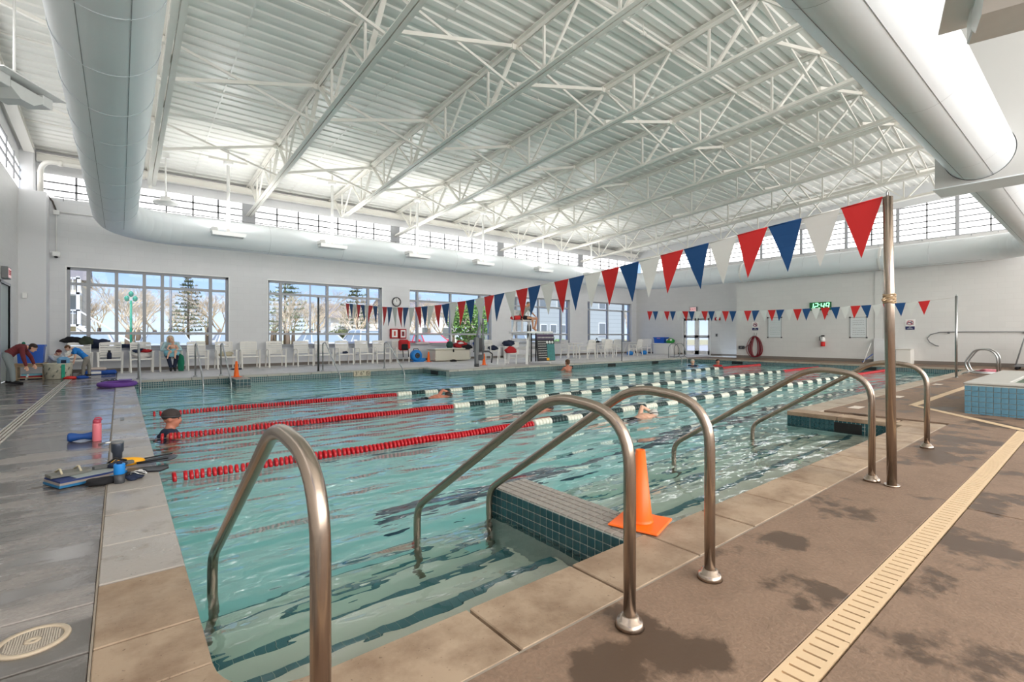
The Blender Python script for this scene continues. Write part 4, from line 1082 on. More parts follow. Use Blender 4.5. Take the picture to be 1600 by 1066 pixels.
# ------------------------------------------------------------------ left corner: bench, bin, toys
t = thing('wooden_bench', 'worn wooden bench in the corner with a big blue bin on it', 'bench', (-1.76, 17.25, 0))
G().box(-0.30, 0.30, -0.22, 0.26, 0.38, 0.415, 0.008).build('seat', m_wood, t)
for x in (-0.26, 0.26):
    for y in (-0.18, 0.21): G().box(x-0.035, x+0.035, y-0.03, y+0.03, 0, 0.38).build('leg', m_wood, t)
G().box(-0.24, 0.24, -0.19, -0.165, 0.32, 0.38).box(-0.26, 0.26, -0.215, -0.19, 0.03, 0.06).build('rail', m_wood, t)
def bin_(loc, w, d, h, lab, m, rz=0, grp=None):
    t = thing('storage_bin', lab, 'bin', loc, rz, grp)
    i = 0.9
    vs = []
    for (sx, z) in ((i, 0), (1, h), (1.07, h), (1.07, h-0.05)): vs += [(-w/2*sx, -d/2*sx, z), (w/2*sx, -d/2*sx, z), (w/2*sx, d/2*sx, z), (-w/2*sx, d/2*sx, z)]
    for (sx, z) in ((0.94, h), (0.84, 0.03)): vs += [(-w/2*sx, -d/2*sx, z), (w/2*sx, -d/2*sx, z), (w/2*sx, d/2*sx, z), (-w/2*sx, d/2*sx, z)]
    fs = [(3, 2, 1, 0)]
    for a, b_ in ((0, 4), (8, 12), (16, 20)):
        for k_ in range(4): fs.append((a+k_, a+(k_+1) % 4, b_+(k_+1) % 4, b_+k_))
    for k_ in range(4): fs.append((16+k_, 16+(k_+1) % 4, 8+(k_+1) % 4, 8+k_))
    fs.append((20, 21, 22, 23))
    G().add(vs, fs).build('body', m, t)
    G().box(-w*0.16, w*0.16, -d/2*1.07-0.012, -d/2*1.07, h-0.085, h-0.055, 0.004).build('handle', mat('pink_grip', S(206,150,170), 0.5), t)
    return t
bin_((-1.76, 17.28, 0.415), 0.50, 0.42, 0.46, 'big blue plastic bin on the wooden bench in the corner', m_bluep)
t = thing('foam_tube', 'small green bottle standing at the rim of the blue corner bin', 'bottle', (-1.90, 17.28, 0.45)); t.name = 'green_bottle'
G().lathe([(0.01, 0), (0.035, 0), (0.035, 0.46), (0.025, 0.49), (0.005, 0.50)], (0, 0, 0), 14).build('body', C_green, t)
for i, (m, lab) in enumerate(((C_navy, 'striped navy kickboard lying under the bench, lowest of the pile'), (C_red, 'dark red kickboard in the middle of the pile under the bench'), (C_lblue, 'light blue kickboard on top of the pile under the bench'))):
    t = thing('kickboard', lab, 'kickboard', (-1.76+i*0.01, 17.3, 0.002+i*0.045), 0.04*i, 'kickboards under the wooden bench')
    G().prism([(-0.20, -0.13), (0.12, -0.13), (0.18, -0.10), (0.20, 0), (0.18, 0.10), (0.12, 0.13), (-0.20, 0.13)], 0, 0.04).build('board', m, t)
    G().box(-0.1, -0.06, -0.141, 0.141, 0.0, 0.0405).build('stripe', m_white, t)
t = thing('toy_basket', 'big light basket with leaf pattern and a green band, between the children', 'basket', (-1.24, 16.98, 0))
G().lathe([(0.22, 0), (0.25, 0.02), (0.285, 0.38), (0.295, 0.40), (0.285, 0.405), (0.27, 0.38), (0.235, 0.04), (0.0, 0.03)], (0, 0, 0), 28).build('body', mat('basket', S(206,204,186), 0.7, noise=0.35, nscale=16), t)
g = G().lathe([(0.268, 0.16), (0.29, 0.16), (0.295, 0.38), (0.28, 0.38)], (0, 0, 0), 28); g.xf(Matrix.Identity(4))
G().box(0.08, 0.15, -0.29, -0.262, 0.03, 0.38, 0.005).build('band', mat('teal_band', S(20,158,128), 0.6), t)
g = G()
for k_ in range(22): a = k_*2*PI/22+0.1; zz = 0.06+0.3*((k_*7) % 5)/5; r_ = 0.255+0.035*zz/0.38+0.004; g.bar((r_*math.cos(a), r_*math.sin(a), zz), (r_*math.cos(a+0.12), r_*math.sin(a+0.12), zz+0.06), 0.03, 0.006, (math.cos(a), math.sin(a), 0))
g.build('leaf_print', mat('print_grey', S(120,124,112), 0.7), t)
t = thing('swim_toy', 'blue and white swim toy sticking out of the leaf patterned basket', 'toy', (-1.16, 16.98, 0.36)); G().box(-0.10, 0.14, -0.1, 0.1, 0, 0.20, 0.05).build('body', mat('toy_blue', S(110,160,200), 0.6), t); G().box(-0.02, 0.08, -0.11, -0.098, 0.04, 0.12).build('patch', C_navy, t)
for x, m, lab in ((-0.98, mat('toy_red', S(214,40,34), 0.4), 'red toy shoe on the floor before the basket'), (-0.76, C_blue, 'blue toy shoe on the floor before the basket')):
    blob('toy_shoe', lab, 'shoe', (x, 16.62, 0.002), (0.13, 0.07, 0.045), m, int(x*-50), amp=0.1)
t = thing('towel_stack', 'flat pack of folded towels lying on the deck between two armchairs', 'towels', (-0.42, 18.15, 0))
t.name = 'towel_pack'
G().box(-0.36, 0.34, -0.16, 0.16, 0.0, 0.12, 0.04).build('wrap', C_blue, t); G().box(-0.30, 0.12, -0.13, 0.13, 0.115, 0.20, 0.04).build('towel', mat('towel_beige', S(206,190,178), 0.9), t); G().box(-0.28, 0.0, -0.172, -0.158, 0.03, 0.10).build('print', m_white, t)
t = thing('foam_ring', 'purple foam ring lying at the far corner of the pool edge', 'pool toy', (-0.05, 13.7, 0.003))
G().tube([(0.28*math.cos(a*PI/16)*1.1, 0.40*math.sin(a*PI/16), 0.045) for a in range(32)], 0.045, 12, closed=True, cap=False).build('ring', mat('purple_foam', S(104,62,150), 0.8), t)
G().box(0.02, 0.26, 0.30, 0.45, 0.09, 0.115, 0.01).build('tag', mat('lilac', S(140,120,180), 0.7), t)
def flipflop(loc, rz, lab, m, grp=None, strap=m_black, L=0.25, rx=0):
    t = thing('flip_flop', lab, 'sandal', loc, rz, grp); t.rotation_euler = (rx, 0, rz)
    G().prism([(-0.035, 0), (-0.04, 0.06), (-0.033, 0.12), (-0.045, 0.19), (-0.025, L), (0.02, L), (0.048, 0.19), (0.038, 0.12), (0.038, 0.05), (0.03, 0), (0, -0.012)], 0, 0.02).build('sole', m, t)
    G().tube([(-0.042, 0.09, 0.015), (-0.03, 0.14, 0.055), (0.0, 0.20, 0.03), (0.03, 0.14, 0.055), (0.042, 0.09, 0.015)], 0.008, 8).build('strap', strap, t)
flipflop((-0.12, 15.0, 0.002), 1.2, 'black flip-flop on the deck beyond the purple ring', m_black, 'black flip-flops beyond the ring')
flipflop((-0.02, 15.25, 0.002), 0.9, 'second black flip-flop, farther from the purple ring', m_black, 'black flip-flops beyond the ring')
blob('towel', 'small blue towel on the deck beside the sixth armchair', 'towel', (2.95, 17.9, 0.002), (0.16, 0.10, 0.03), C_navy, 31)

# ------------------------------------------------------------------ gear at the near pool edge
def bottle(loc):
    t = thing('drink_bottle', 'pink metal water bottle with a darker pink lid on the wet deck', 'bottle', loc)
    mp = mat('pink_metal', S(222,120,132), 0.3); md = mat('pink_lid', S(176,62,84), 0.35)
    G().lathe([(0.001, 0), (0.036, 0), (0.038, 0.006), (0.038, 0.175), (0.034, 0.19)], (0, 0, 0), 32).build('body', mp, t)
    G().lathe([(0.034, 0.188), (0.035, 0.20), (0.034, 0.218), (0.022, 0.228), (0.001, 0.23)], (0, 0, 0), 28).build('lid', md, t)
    G().tube(roundpath([(-0.02, 0, 0.215), (-0.015, 0, 0.243), (0.03, 0, 0.243), (0.036, 0, 0.215)], 0.015), 0.008, 8).build('carry_loop', md, t)
bottle((-0.19, 6.68, 0))
t = thing('pull_buoy', 'blue foam pull buoy lying behind the pink bottle', 'pool float', (-0.31, 6.78, 0), -0.15)
G().lathe([(0.001, -0.115), (0.042, -0.112), (0.048, -0.09), (0.030, -0.02), (0.030, 0.02), (0.048, 0.09), (0.042, 0.112), (0.001, 0.115)], (0, 0, 0.046), 24, axis='x').build('foam', mat('buoy_blue', S(24,76,150), 0.6), t)
t = thing('swim_goggles', 'clear swim goggles with strap lying by the coping joint', 'goggles', (-0.06, 6.42, 0.002), 0.4)
for s_ in (-1, 1): G().tube([(s_*0.035+0.024*math.cos(a*PI/8), 0.016*math.sin(a*PI/8), 0.014) for a in range(16)], 0.006, 6, closed=True, cap=False).build('eyepiece', m_white, t)
G().tube([(-0.06, 0, 0.01), (-0.10, 0.05, 0.006), (-0.02, 0.10, 0.006), (0.08, 0.07, 0.006), (0.06, 0, 0.01)], 0.004, 6).build('strap', m_grey, t)
t = thing('tumbler', 'dark insulated tumbler with a grey lid behind the black fins', 'cup', (-0.02, 5.62, 0))
G().lathe([(0.001, 0), (0.034, 0), (0.036, 0.05), (0.045, 0.065), (0.046, 0.135), (0.044, 0.14)], (0, 0, 0), 32).build('body', mat('tumbler_slate', S(58,66,80), 0.35, 0.3), t)
G().lathe([(0.046, 0.136), (0.049, 0.140), (0.048, 0.152), (0.035, 0.156), (0.001, 0.154)], (0, 0, 0), 32).build('lid', m_grey, t)
t = thing('swim_fin', 'black swim fin with a yellow foot pocket reaching over the coping', 'fin', (0.02, 5.22, 0.006), -1.75)
m_yel = mat('fin_yellow', S(240,170,20), 0.45); m_finb = mat('fin_black', S(48,48,52), 0.35)
g = G(); bl = [(-0.055, 0.10), (-0.075, 0.22), (-0.10, 0.34), (-0.03, 0.375), (0.05, 0.37), (0.105, 0.33), (0.075, 0.2), (0.055, 0.10)]
vs = [(x, y, 0.022+0.02*max(0, y-0.1)/0.27) for x, y in bl]+[(x, y, 0.014+0.02*max(0, y-0.1)/0.27) for x, y in bl]; n_ = len(bl)
g.add(vs, [tuple(range(n_)), tuple(range(2*n_-1, n_-1, -1))]+[(i, n_+i, n_+(i+1) % n_, (i+1) % n_) for i in range(n_)]).build('blade', m_finb, t)
G().ell((0, 0.03, 0.035), (0.055, 0.12, 0.035), 16, 10).build('foot_pocket', m_yel, t); G().bar((-0.065, 0.1, 0.03), (-0.09, 0.33, 0.05), 0.010, 0.012).bar((0.065, 0.1, 0.03), (0.09, 0.32, 0.05), 0.010, 0.012).build('rib', m_black, t)
t = thing('swim_fin', 'flat black swim fin lying under the yellow and black fin', 'fin', (0.0, 5.02, 0.003), -1.9)
G().prism([(-0.05, -0.02), (-0.075, 0.15), (-0.095, 0.30), (0.0, 0.33), (0.095, 0.30), (0.07, 0.15), (0.05, -0.02)], 0, 0.012).build('blade', m_finb, t)
t = thing('kickboard', 'blue and grey kickboard with a teal underside, piled with gear', 'kickboard', (-0.19, 4.92, 0.01), -1.15)
kb = [(-0.13, -0.22), (0.13, -0.22), (0.14, 0.05), (0.115, 0.17), (0.06, 0.23), (0, 0.24), (-0.06, 0.23), (-0.115, 0.17), (-0.14, 0.05)]
G().prism(kb, 0, 0.018).build('underside', mat('kb_teal', S(20,104,150), 0.6), t); G().prism([(x*0.99, y*0.99) for x, y in kb], 0.018, 0.034).build('core', mat('kb_grey', S(150,140,134), 0.7), t)
G().prism([(x*0.97, y*0.97) for x, y in kb], 0.034, 0.046).build('top', mat('kb_navy', S(26,48,104), 0.6), t)
G().prism([(x*0.9, 0.05+y*0.75) for x, y in kb if True], 0.046, 0.050).build('pad', mat('kb_light', S(150,158,158), 0.6), t)
t = thing('hand_paddle', 'grey ribbed hand paddle with cream cords lying on the kickboard', 'paddle', (-0.30, 4.93, 0.062), -1.2)
G().prism([(-0.055, -0.12), (0.055, -0.12), (0.07, 0.02), (0.05, 0.12), (-0.05, 0.12), (-0.07, 0.02)], 0, 0.02).build('plate', mat('paddle_grey', S(112,112,106), 0.6, noise=0.2, nscale=30), t)
for y in (-0.06, 0.05): G().tube([(-0.06, y, 0.02), (-0.02, y+0.01, 0.045), (0.03, y, 0.05), (0.065, y, 0.02)], 0.007, 8).build('cord', C_tan, t)
flipflop((-0.16, 4.98, 0.064), -1.35, 'grey flip-flop resting on the kickboard next to the ribbed paddle', mat('sole_grey', S(96,98,98), 0.7), None, m_black)
t = thing('spray_can', 'can-shaped bottle, bright blue above and dark grey below, in the gear pile', 'bottle', (-0.005, 4.66, 0), 0)
G().lathe([(0.001, 0), (0.030, 0), (0.032, 0.004), (0.032, 0.072)], (0, 0, 0), 28).build('base', m_dgrey, t); G().lathe([(0.033, 0.070), (0.035, 0.074), (0.035, 0.140), (0.033, 0.146), (0.001, 0.146)], (0, 0, 0), 28).build('body', m_cyanp, t)
t.name = 'drink_bottle'
G().lathe([(0.018, 0.146), (0.018, 0.166), (0.001, 0.168)], (0, 0, 0), 20).build('cap', C_navy, t)
blob('mesh_pouch', 'black mesh pouch lying in front of the kickboard', 'bag', (-0.11, 4.70, 0.0), (0.095, 0.05, 0.032), C_blk, 41, amp=0.15)
blob('cloth_bundle', 'navy cloth bundled with goggles straps beside the blue bottle', 'swim cap', (0.08, 4.72, 0.0), (0.055, 0.06, 0.028), C_navy, 42, amp=0.3)
t = thing('swim_goggles', 'tangled dark goggles with white straps on the navy cloth', 'goggles', (0.10, 4.70, 0.045), 0.2)
for k_ in range(4): G().tube([(0.04*math.cos(a*PI/6+k_)*(1+0.2*k_), 0.035*math.sin(a*PI/6), 0.008+0.012*math.sin(a*PI/3+k_)) for a in range(12)], 0.0035, 6, closed=True, cap=False).build('strap', (m_white, m_black)[k_ % 2], t)
t = thing('deck_anchor', 'small grey rope anchor set in the coping behind the bottle', 'anchor', (0.02, 8.2, 0.002)); G().box(-0.02, 0.02, -0.12, 0.12, 0, 0.006, 0.002).build('plate', m_grey, t)
blob('swim_bag', 'dark cap rolled on top of the kickboard near the fins', 'swim cap', (-0.02, 4.96, 0.058), (0.06, 0.05, 0.024), C_navy, 44, amp=0.2)

# ------------------------------------------------------------------ blower, storage box and pool lift
t = thing('air_blower', 'round blue floor blower under the third window', 'blower', (9.72, 18.5, 0))
G().lathe([(0.10, -0.14), (0.21, -0.14), (0.245, -0.08), (0.245, 0.08), (0.21, 0.14), (0.10, 0.14)], (0, 0, 0.27), 28, axis='y').build('housing', m_cyanp, t)
G().lathe([(0.02, -0.155), (0.11, -0.155), (0.12, -0.13)], (0, 0, 0.27), 20, axis='y').build('inlet', m_black, t)
G().box(0.0, 0.40, -0.13, 0.13, 0.03, 0.16, 0.02).build('outlet', m_cyanp, t); G().box(-0.2, 0.3, -0.15, 0.15, 0.0, 0.04, 0.01).build('base', m_cyanp, t)
G().tube(roundpath([(-0.12, 0, 0.48), (-0.12, 0, 0.56), (0.10, 0, 0.56), (0.10, 0, 0.48)], 0.04), 0.015, 8).build('handle', m_black, t)
for r_ in (0.05, 0.085): G().tube([(r_*math.cos(a*PI/10), -0.162, 0.27+r_*math.sin(a*PI/10)) for a in range(20)], 0.004, 5, closed=True, cap=False).build('grille', m_grey, t)
t = thing('storage_box', 'long white storage box with a lid below the third window', 'storage box', (11.25, 18.35, 0))
mb = mat('box_cream', S(226,222,208), 0.4)
G().box(-0.86, 0.90, -0.32, 0.34, 0.03, 0.50, 0.03).build('body', mb, t); G().box(-0.92, 0.96, -0.37, 0.38, 0.50, 0.57, 0.025).build('lid', mb, t)
G().box(-0.03, 0.03, -0.39, -0.36, 0.40, 0.52, 0.005).build('latch', m_black, t); G().box(-0.9, 0.94, -0.335, -0.32, 0.12, 0.15).build('ridge', mb, t)
blob('bag', 'dark green bucket bag on the white storage box', 'bag', (11.25, 18.3, 0.575), (0.16, 0.14, 0.17), mat('dark_green', S(30,70,62), 0.7), 51, amp=0.06)
blob('clothes_heap', 'heap of red and white clothes on the white storage box', 'clothing', (11.85, 18.3, 0.575), (0.34, 0.2, 0.16), C_red, 52, amp=0.35)
blob('clothes_heap', 'navy and black clothes hanging over the front of the storage box', 'clothing', (12.0, 18.05, 0.50), (0.24, 0.10, 0.12), C_blk, 53, amp=0.35)
blob('towel', 'white towel over the heap of clothes on the storage box', 'towel', (11.75, 18.15, 0.74), (0.13, 0.08, 0.05), m_white, 54, amp=0.3)
blob('jacket', 'pink and white clothes on the sill behind the storage box', 'clothing', (10.5, 19.30, 0.73), (0.35, 0.1, 0.06), mat('cloth_pale', S(220,206,206), 0.9), 55, amp=0.3)
blob('sandals', 'pair of black sandals on the deck before the storage box', 'sandals', (11.1, 17.75, 0.002), (0.16, 0.08, 0.05), C_blk, 56, amp=0.25)
t = thing('pool_lift', 'grey accessible pool lift with a plastic seat at the far poolside', 'pool lift', (9.95, 14.35, 0))
G().cyl((0, 0, 0), (0, 0, 0.1), 0.09, n=20).build('base', m_dgrey, t); G().box(-0.07, 0.07, -0.06, 0.06, 0.1, 1.05, 0.01).build('mast', m_grey, t)
G().tube([(0, 0, 1.0), (0.10, 0.05, 1.3), (0.36, 0.12, 1.72)], 0.035, 10).build('arm', m_grey, t); G().cyl((0.36, 0.12, 1.70), (0.36, 0.12, 0.25), 0.03, n=12).build('hanger_bar', m_grey, t)
G().box(0.12, 0.62, 0.02, 0.42, 0.50, 0.56, 0.02).box(0.14, 0.6, 0.36, 0.42, 0.56, 1.02, 0.02).build('seat', m_dgrey, t); G().tube(roundpath([(0.58, 0.0, 0.50), (0.62, -0.12, 0.45), (0.55, -0.15, 0.12)], 0.06), 0.022, 8).build('footrest', m_black, t)
G().box(0.03, 0.22, -0.08, 0.08, 0.22, 0.42, 0.02).build('motor', m_dgrey, t)
blob('towel', 'blue towel over the armchair behind the pool lift', 'towel', (12.95, 18.60, 0.62), (0.24, 0.10, 0.17), C_blue, 57, amp=0.2)
blob('towel', 'navy patterned towel on the armchair next to the blue towel', 'towel', (13.75, 18.5, 0.42), (0.24, 0.16, 0.12), C_navy, 58, amp=0.35)
t = thing('white_cabinet', 'narrow white cabinet against the wall before the lifeguard stand', 'cabinet', (15.25, 18.95, 0)); G().box(-0.3, 0.3, -0.25, 0.3, 0, 0.78, 0.02).build('body', m_white_pl, t); G().box(-0.32, 0.32, -0.27, 0.3, 0.78, 0.81, 0.01).build('top', m_white_pl, t)
# far depth marker
t = thing('depth_marker', 'tan depth marker tile reading 3 foot 6 at the far pool wall', 'sign', (6.02, PY1-0.004, -0.10))
G().box(-0.28, 0.28, -0.012, 0.0, -0.085, 0.085, 0.004).build('plate', mat('marker_tan', S(196,184,160), 0.5), t)
text('lettering', "3' 6\"", 0.17, m_black, t, (-0.08, -0.013, 0), (PI/2, 0, 0))
g = G().tube([(0.19+0.06*math.cos(a*PI/10), -0.014, 0.06*math.sin(a*PI/10)) for a in range(20)], 0.007, 5, closed=True, cap=False).bar((0.15, -0.014, 0.04), (0.23, -0.014, -0.04), 0.012, 0.006, (0, 1, 0)).bar((0.16, -0.014, -0.02), (0.22, -0.014, 0.015), 0.014, 0.006, (0, 1, 0))
g.build('symbol', m_black, t)
# ------------------------------------------------------------------ lifeguard stand
LX, LY = 12.75, 14.75
t = thing('lifeguard_stand', 'tall white lifeguard stand with platform at the far poolside', 'lifeguard stand', (LX, LY, 0), 0.0)
m = m_white
for sx in (-1, 1):
    G().bar((sx*0.62, -0.62, 0), (sx*0.40, -0.45, 1.22), 0.09, 0.06).build('leg', m, t); G().bar((sx*0.62, 0.62, 0), (sx*0.34, 0.35, 1.9), 0.09, 0.06).build('leg', m, t)
    for z in (0.30, 0.62, 0.94): G().bar((sx*(0.60-0.1*z), -0.6+0.12*z, z), (sx*(0.60-0.1*z), 0.6-0.15*z, z), 0.035, 0.11).build('side_board', m, t)
for z in (0.30, 0.62, 0.94): G().box(-0.56+0.1*z, 0.56-0.1*z, 0.50-0.16*z, 0.56-0.16*z, z-0.03, z+0.05).build('rung', m, t)
G().box(-0.66, 0.68, -0.72, 0.45, 1.20, 1.28, 0.01).build('platform', m, t)
G().box(-0.35, 0.40, -0.08, 0.42, 1.68, 1.74, 0.01).build('seat', m, t)
for i in range(3): G().box(-0.36, 0.40, 0.44, 0.47, 1.78+i*0.13, 1.88+i*0.13, 0.005).build('back_slat', m, t)
for sx in (-0.36, 0.38): G().box(sx-0.03, sx+0.03, 0.40, 0.47, 1.2, 2.15).build('back_post', m, t); G().box(sx-0.025, sx+0.025, -0.06, 0.0, 1.28, 1.68).build('seat_post', m, t)
t = thing('notice_board', 'dark notice board with chalk-style writing leaning on the lifeguard stand', 'notice board', (LX+0.24, LY-0.80, 0.12))
nb = Matrix.Rotation(-0.10, 4, 'X')
def nbg(g): return g.xf(nb)
nbg(G().box(-0.46, 0.46, -0.02, 0.02, 0, 1.04)).build('board', mat('board_black', S(36,38,42), 0.5), t)
nbg(G().box(-0.46, 0.46, -0.026, -0.02, 0.83, 1.04)).build('header', mat('board_purple', S(70,52,84), 0.5), t)
nbg(G().box(0.06, 0.46, -0.027, -0.02, 0.02, 0.66)).build('map_panel', mat('board_teal', S(60,128,128), 0.5, noise=0.4, nscale=9), t)
nbg(G().box(0.0, 0.14, -0.03, -0.02, 0.02, 0.12)).build('sticker', m_yel, t)
for k_, x in enumerate((0.06, 0.2, 0.34)): nbg(G().lathe([(0.001, -0.028), (0.055, -0.028), (0.055, -0.02)], (x+0.02, 0, 0.73), 16, axis='y')).build('badge', m_white, t)
g = G(); q = random.Random(4)
for r_ in range(9):
    z = 0.92 if r_ == 0 else 0.76-(r_-1)*0.09; x = -0.40; xe = 0.40 if r_ == 0 else (0.0 if r_ < 3 else 0.02)
    while x < xe: w = q.uniform(0.02, 0.06); g.box(x, x+w, -0.029, -0.02, z-0.012-(0.012 if r_ == 0 else 0), z+0.012+(0.012 if r_ == 0 else 0)); x += w+0.018
nbg(g).build('writing', mat('chalk', S(206,204,200), 0.8), t)
t = thing('rescue_tube', 'red rescue tube laid across the arm of the lifeguard stand', 'rescue tube', (LX-0.80, LY+0.12, 1.80), 0)
G().tube([(0, 0, 0), (0.12, 0, 0.01), (0.45, -0.02, 0.03), (0.72, -0.04, 0.04)], [0.05, 0.085, 0.085, 0.06], 14).build('foam', m_red, t); G().cyl((0.10, 0, 0.01), (0.14, 0, 0.01), 0.088, n=14).build('strap', m_black, t)
t = thing('equipment_shelf', 'small white shelf with gear on the near side of the lifeguard stand', 'shelf', (LX-1.05, LY+0.05, 0)); G().box(-0.30, 0.38, -0.25, 0.25, 0.66, 0.70).build('board', m, t)
for x in (-0.24, 0.32): G().bar((x, -0.2, 0.66), (x-0.06, -0.24, 0), 0.04).bar((x, 0.2, 0.66), (x-0.06, 0.24, 0), 0.04).build('leg', m, t)
blob('towel', 'blue and navy towels on the small white shelf', 'towel', (LX-1.05, LY, 0.70), (0.24, 0.18, 0.13), C_navy, 61, amp=0.3)
blob('towel', 'red bag hanging under the small white shelf', 'bag', (LX-1.12, LY-0.28, 0.44), (0.26, 0.08, 0.14), C_red, 62, amp=0.2)
for i, x in enumerate((-0.18, -0.05)):
    t = thing('drink_bottle', ('tall dark bottle on the platform, left of the guard', 'second dark bottle on the platform, closer to the guard')[i], 'bottle', (LX+x-0.15, LY-0.35, 1.28)); G().lathe([(0.01, 0), (0.035, 0), (0.035, 0.2), (0.02, 0.24), (0.02, 0.27), (0.01, 0.27)], (0, 0, 0), 12).build('body', (m_black, m_dgrey)[i], t)
t = thing('green_towel', 'green towel hanging from the far side of the lifeguard stand', 'towel', (LX+0.92, LY-0.4, 0.65)); G().box(-0.14, 0.12, -0.03, 0.03, -0.05, 0.42, 0.02).build('cloth', mat('towel_green', S(40,128,60), 0.9), t); G().bar((0.0, 0, 0.40), (-0.30, 0, 0.54), 0.02).build('hook', m, t)
for sn, x in (('first', -0.45), ('second', -0.28), ('third', -0.05)):
    t = thing('black_strap', sn + ' black strap hanging under the lifeguard platform, counted from the white shelf', 'strap', (LX+x, LY-0.5, 0.10), 0); G().box(-0.025, 0.025, -0.008, 0.008, 0, 1.10).build('strap', C_blk, t)

# ------------------------------------------------------------------ objects near the double door
t = thing('white_chest', 'white chest against the door wall with a blue bin on top', 'chest', (25.6, 16.9, 0)); G().box(-0.3, 0.34, -0.55, 0.75, 0, 0.60, 0.02).build('body', m_white_pl, t); G().box(-0.33, 0.36, -0.58, 0.78, 0.60, 0.66, 0.015).build('lid', m_white_pl, t)
bin_((25.55, 17.25, 0.66), 0.72, 0.5, 0.36, 'bright blue bin on the white chest near the double door', m_bluep, -PI/2)
t = thing('net_bag', 'green net bag of balls on the white chest beside the double door', 'bag', (25.5, 16.58, 0.66)); blob('net', '', '', (0, 0, 0), (0.2, 0.26, 0.17), m_greenp, 70, parent=t, amp=0.08)
for k_, c in enumerate((m_white, C_red, m_white)): G().ell((-0.12, -0.12+0.12*k_, 0.19), (0.07, 0.07, 0.07), 12, 8).build('ball', c, t)
t = thing('black_bag', 'black bag on the round patio table', 'bag', (19.6, 17.2, 0.74)); G().box(-0.2, 0.2, -0.1, 0.1, 0, 0.10, 0.03).build('body', C_blk, t); G().tube(roundpath([(-0.05, 0, 0.08), (0.05, 0, 0.26), (0.15, 0, 0.08)], 0.05), 0.02, 8).build('handle', C_blk, t)
for i, x in enumerate((22.6, 23.9)): blob('float_toy', ('blue pool float under the patio table by the white chest', 'blue pool float under the last patio armchair')[i], 'pool float', (x, 17.3, 0.002), (0.22, 0.16, 0.14), m_cyanp, 80+i, amp=0.1)
def ladder(loc, rz, lab):
    t = thing('pool_ladder', lab, 'ladder', loc, rz, 'steel pool ladders')
    for s_ in (-0.25, 0.25):
        G().tube(roundpath([(s_, 0.55, 0), (s_, 0.55, 0.55), (s_, 0.40, 0.72), (s_, 0.10, 0.72), (s_, -0.12, 0.35), (s_, -0.02, 0.06), (s_, 0.48, 0.06)], 0.12), 0.021, 10).build('rail', m_chrome_far, t)
        G().tube(roundpath([(s_, 0.0, 0.10), (s_, -0.18, 0.02), (s_, -0.2, -0.8)], 0.08), 0.021, 10).build('stringer', m_chrome_far, t)
    for z in (-0.35, -0.6): G().box(-0.25, 0.25, -0.24, -0.14, z, z+0.03).build('tread', m_chrome_far, t)
ladder((21.7, 13.5, 0), 0.0, 'steel grab-rail ladder at the far poolside before the white chest')
# ------------------------------------------------------------------ end wall
def onwall(name, lab, cat, y, z, grp=None): return thing(name, lab, cat, (XEL, y, z), 0, grp)
t = onwall('digital_clock', 'green-lit digital wall clock showing 12:49', 'clock', 8.2, 2.42)
G().box(-0.08, 0, -0.43, 0.43, -0.18, 0.18, 0.01).build('case', mat('clock_green', S(8,58,30), 0.4, emit=S(10,90,40), es=0.25), t)
m_led = mat('led_green', S(150,255,180), 0.4, emit=S(150,255,185), es=1.2)
def digit(ch, yc):
    segs = {'1': 'bc', '2': 'abged', '4': 'fgbc', '9': 'abcdfg'}[ch]; g = G(); w = 0.115; h = 0.26; k_ = 0.12; th = 0.032
    P_ = {'a': ((-w/2, h/2), (w/2, h/2)), 'g': ((-w/2, 0), (w/2, 0)), 'd': ((-w/2, -h/2), (w/2, -h/2)), 'b': ((w/2, 0), (w/2, h/2)), 'c': ((w/2, -h/2), (w/2, 0)), 'f': ((-w/2, 0), (-w/2, h/2)), 'e': ((-w/2, -h/2), (-w/2, 0))}
    for s_ in segs:
        (a, b_), (c, d) = P_[s_]; g.bar((-0.086, yc-(a+b_*k_), b_), (-0.086, yc-(c+d*k_), d), th, 0.01, (1, 0, 0))
    g.build('digit', m_led, t)
digit('1', 0.33); digit('2', 0.15); digit('4', -0.10); digit('9', -0.29)
G().box(-0.09, -0.08, 0.01, 0.04, 0.05, 0.08).box(-0.09, -0.08, 0.02, 0.05, -0.08, -0.05).build('colon', m_led, t)
t = onwall('fire_extinguisher', 'red fire extinguisher hanging on the block wall', 'fire extinguisher', 8.08, 0.64)
G().lathe([(0.001, 0), (0.078, 0), (0.085, 0.02), (0.085, 0.20)], (-0.1, 0, 0), 20).build('cylinder', m_red, t); G().lathe([(0.0855, 0.20), (0.0855, 0.30), (0.06, 0.38), (0.025, 0.41), (0.025, 0.45)], (-0.1, 0, 0), 20).build('label_band', m_white, t)
G().box(-0.14, -0.06, -0.06, 0.06, 0.43, 0.49, 0.01).build('valve', m_black, t); G().tube([(-0.1, 0.05, 0.46), (-0.12, 0.13, 0.42), (-0.13, 0.12, 0.25)], 0.014, 8).build('hose', m_black, t)
